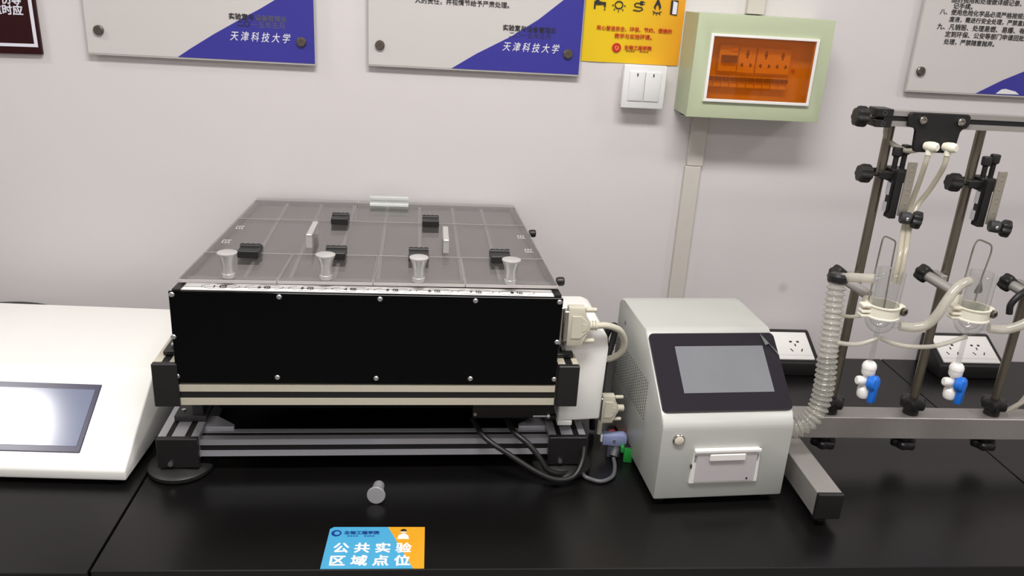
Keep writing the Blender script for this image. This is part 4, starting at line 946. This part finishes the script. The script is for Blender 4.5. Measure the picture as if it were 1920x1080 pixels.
# even spacing along the hose
acc = [0]
for a, c in zip(P_, P_[1:]): acc.append(acc[-1]+(c-a).length)
even = []
for k in range(NR*8+1):
    s__ = acc[-1]*k/(NR*8); i = max(j for j in range(len(acc)) if acc[j] <= s__+1e-9); i = min(i, len(P_)-2)
    f = (s__-acc[i])/(acc[i+1]-acc[i]); even.append(P_[i].lerp(P_[i+1], min(1, f)))
T = Thing('ribbed_hose', 'clear ribbed hose curving from the grey case up to the stand', 'hose', (0.655, -0.54, 0.113))
T.part(MB().tube(even, 0.015, 20, smooth=False, cap=False, rfun=hr), 'hose_wall', hose_m, sharp=3.2)
hx = MB(); wire = []
for k in range(0, NR*8+1, 1): wire.append(k)
cof = MB().rings(even[0]+Vector((-0.0, 0, -0.001)), (0.05, 0.1, 1), [(0, 0.0145), (0.003, 0.0165), (0.012, 0.0165), (0.016, 0.013)], 24)
T.part(cof, 'hose_cap', black_plastic)

# ------------------------------------------------------------------ small things at the front of the bench
T = Thing('loose_knob', 'loose grey knob lying on the bench in front of the black machine', 'knob', (-0.087, -0.59, 0.0))
axk = Vector((0.06, 1, -0.13)).normalized()
T.part(MB().rings((-0.0875, -0.601, 0.0152), axk, [(0, 0.0138), (0.001, 0.0149), (0.003, 0.0151), (0.008, 0.0128), (0.014, 0.0108), (0.022, 0.0096), (0.036, 0.0094), (0.038, 0.0085)], 36), 'knob_body', loose_grey)

T = Thing('bench_sticker', 'blue and orange sticker with white characters at the bench front edge', 'sticker', (-0.08, -0.71, 0.0))
sk_blue = mat('sky_blue_print', (76, 166, 208), 0.35, vary=0.03, scale=20)
sk_or = mat('orange_print', (226, 162, 38), 0.35, vary=0.05, scale=20)
T.part(MB().quad([(-0.155, -0.7605, 0.0002), (-0.022, -0.7605, 0.0002), (-0.064, -0.663, 0.0002), (-0.147, -0.663, 0.0002), (-0.1525, -0.668, 0.0002)], 0.0004, (0, 0, 1)), 'blue_field', sk_blue)
T.part(MB().quad([(-0.022, -0.7605, 0.0002), (-0.006, -0.7605, 0.0002), (-0.007, -0.663, 0.0002), (-0.064, -0.663, 0.0002)], 0.0004, (0, 0, 1)), 'orange_field', sk_or)
sticker_white = mat('sticker_white_ink', (248, 248, 246), 0.4)
navy = mat('navy_ink', (24, 64, 140), 0.4)
lettering(T, '公 共 实 验', -0.142, -0.0255, -0.7135, 'lettering', sticker_white, plane='flat', bold=0.03, y=0.0007)
lettering(T, '区 域 点 位', -0.1435, -0.0265, -0.7425, 'lettering', sticker_white, plane='flat', bold=0.03, y=0.0007)
lettering(T, '生物工程学院', -0.1295, -0.0765, -0.6775, 'lettering', navy, plane='flat', bold=0.03, hscale=1.0, y=0.0007)
def fdisc(mb, cx, cy, r, z=0.0006, n=24, sq=1.0): return mb.quad([(cx+r*math.cos(2*PI*i/n), cy+sq*r*math.sin(2*PI*i/n), z) for i in range(n)], 0.0002, (0, 0, 1))
em = T.part(fdisc(MB(), -0.1415, -0.6785, 0.0078), 'emblem', navy)
T.part(fdisc(MB(), -0.1405, -0.6785, 0.0042, 0.0008), 'emblem_mark', sk_blue, em)
b = MB()
for i in range(10):
    if i in (4, 5): continue
    b.quad([(-0.124+i*0.0042, -0.6865, 0.0006), (-0.121+i*0.0042, -0.6865, 0.0006), (-0.121+i*0.0042, -0.6842, 0.0006), (-0.124+i*0.0042, -0.6842, 0.0006)], 0.0002, (0, 0, 1))
T.part(b, 'fine_print', navy)
fg = T.part(MB().quad([(-0.0485, -0.6925, 0.0006), (-0.0305, -0.6925, 0.0006), (-0.0325, -0.6835, 0.0006), (-0.0365, -0.6805, 0.0006), (-0.0425, -0.6805, 0.0006), (-0.0465, -0.6835, 0.0006)], 0.0002, (0, 0, 1)), 'printed_figure', sticker_white)
T.part(fdisc(MB(), -0.0395, -0.6755, 0.0048, 0.0008), 'printed_head', mat('skin_ink', (240, 206, 180), 0.5), fg)
T.part(MB().quad([(-0.0445, -0.6745, 0.001), (-0.0345, -0.6745, 0.001), (-0.0355, -0.6700, 0.001), (-0.0395, -0.6685, 0.001), (-0.0435, -0.6700, 0.001)], 0.0002, (0, 0, 1)), 'printed_hair', ink, fg)
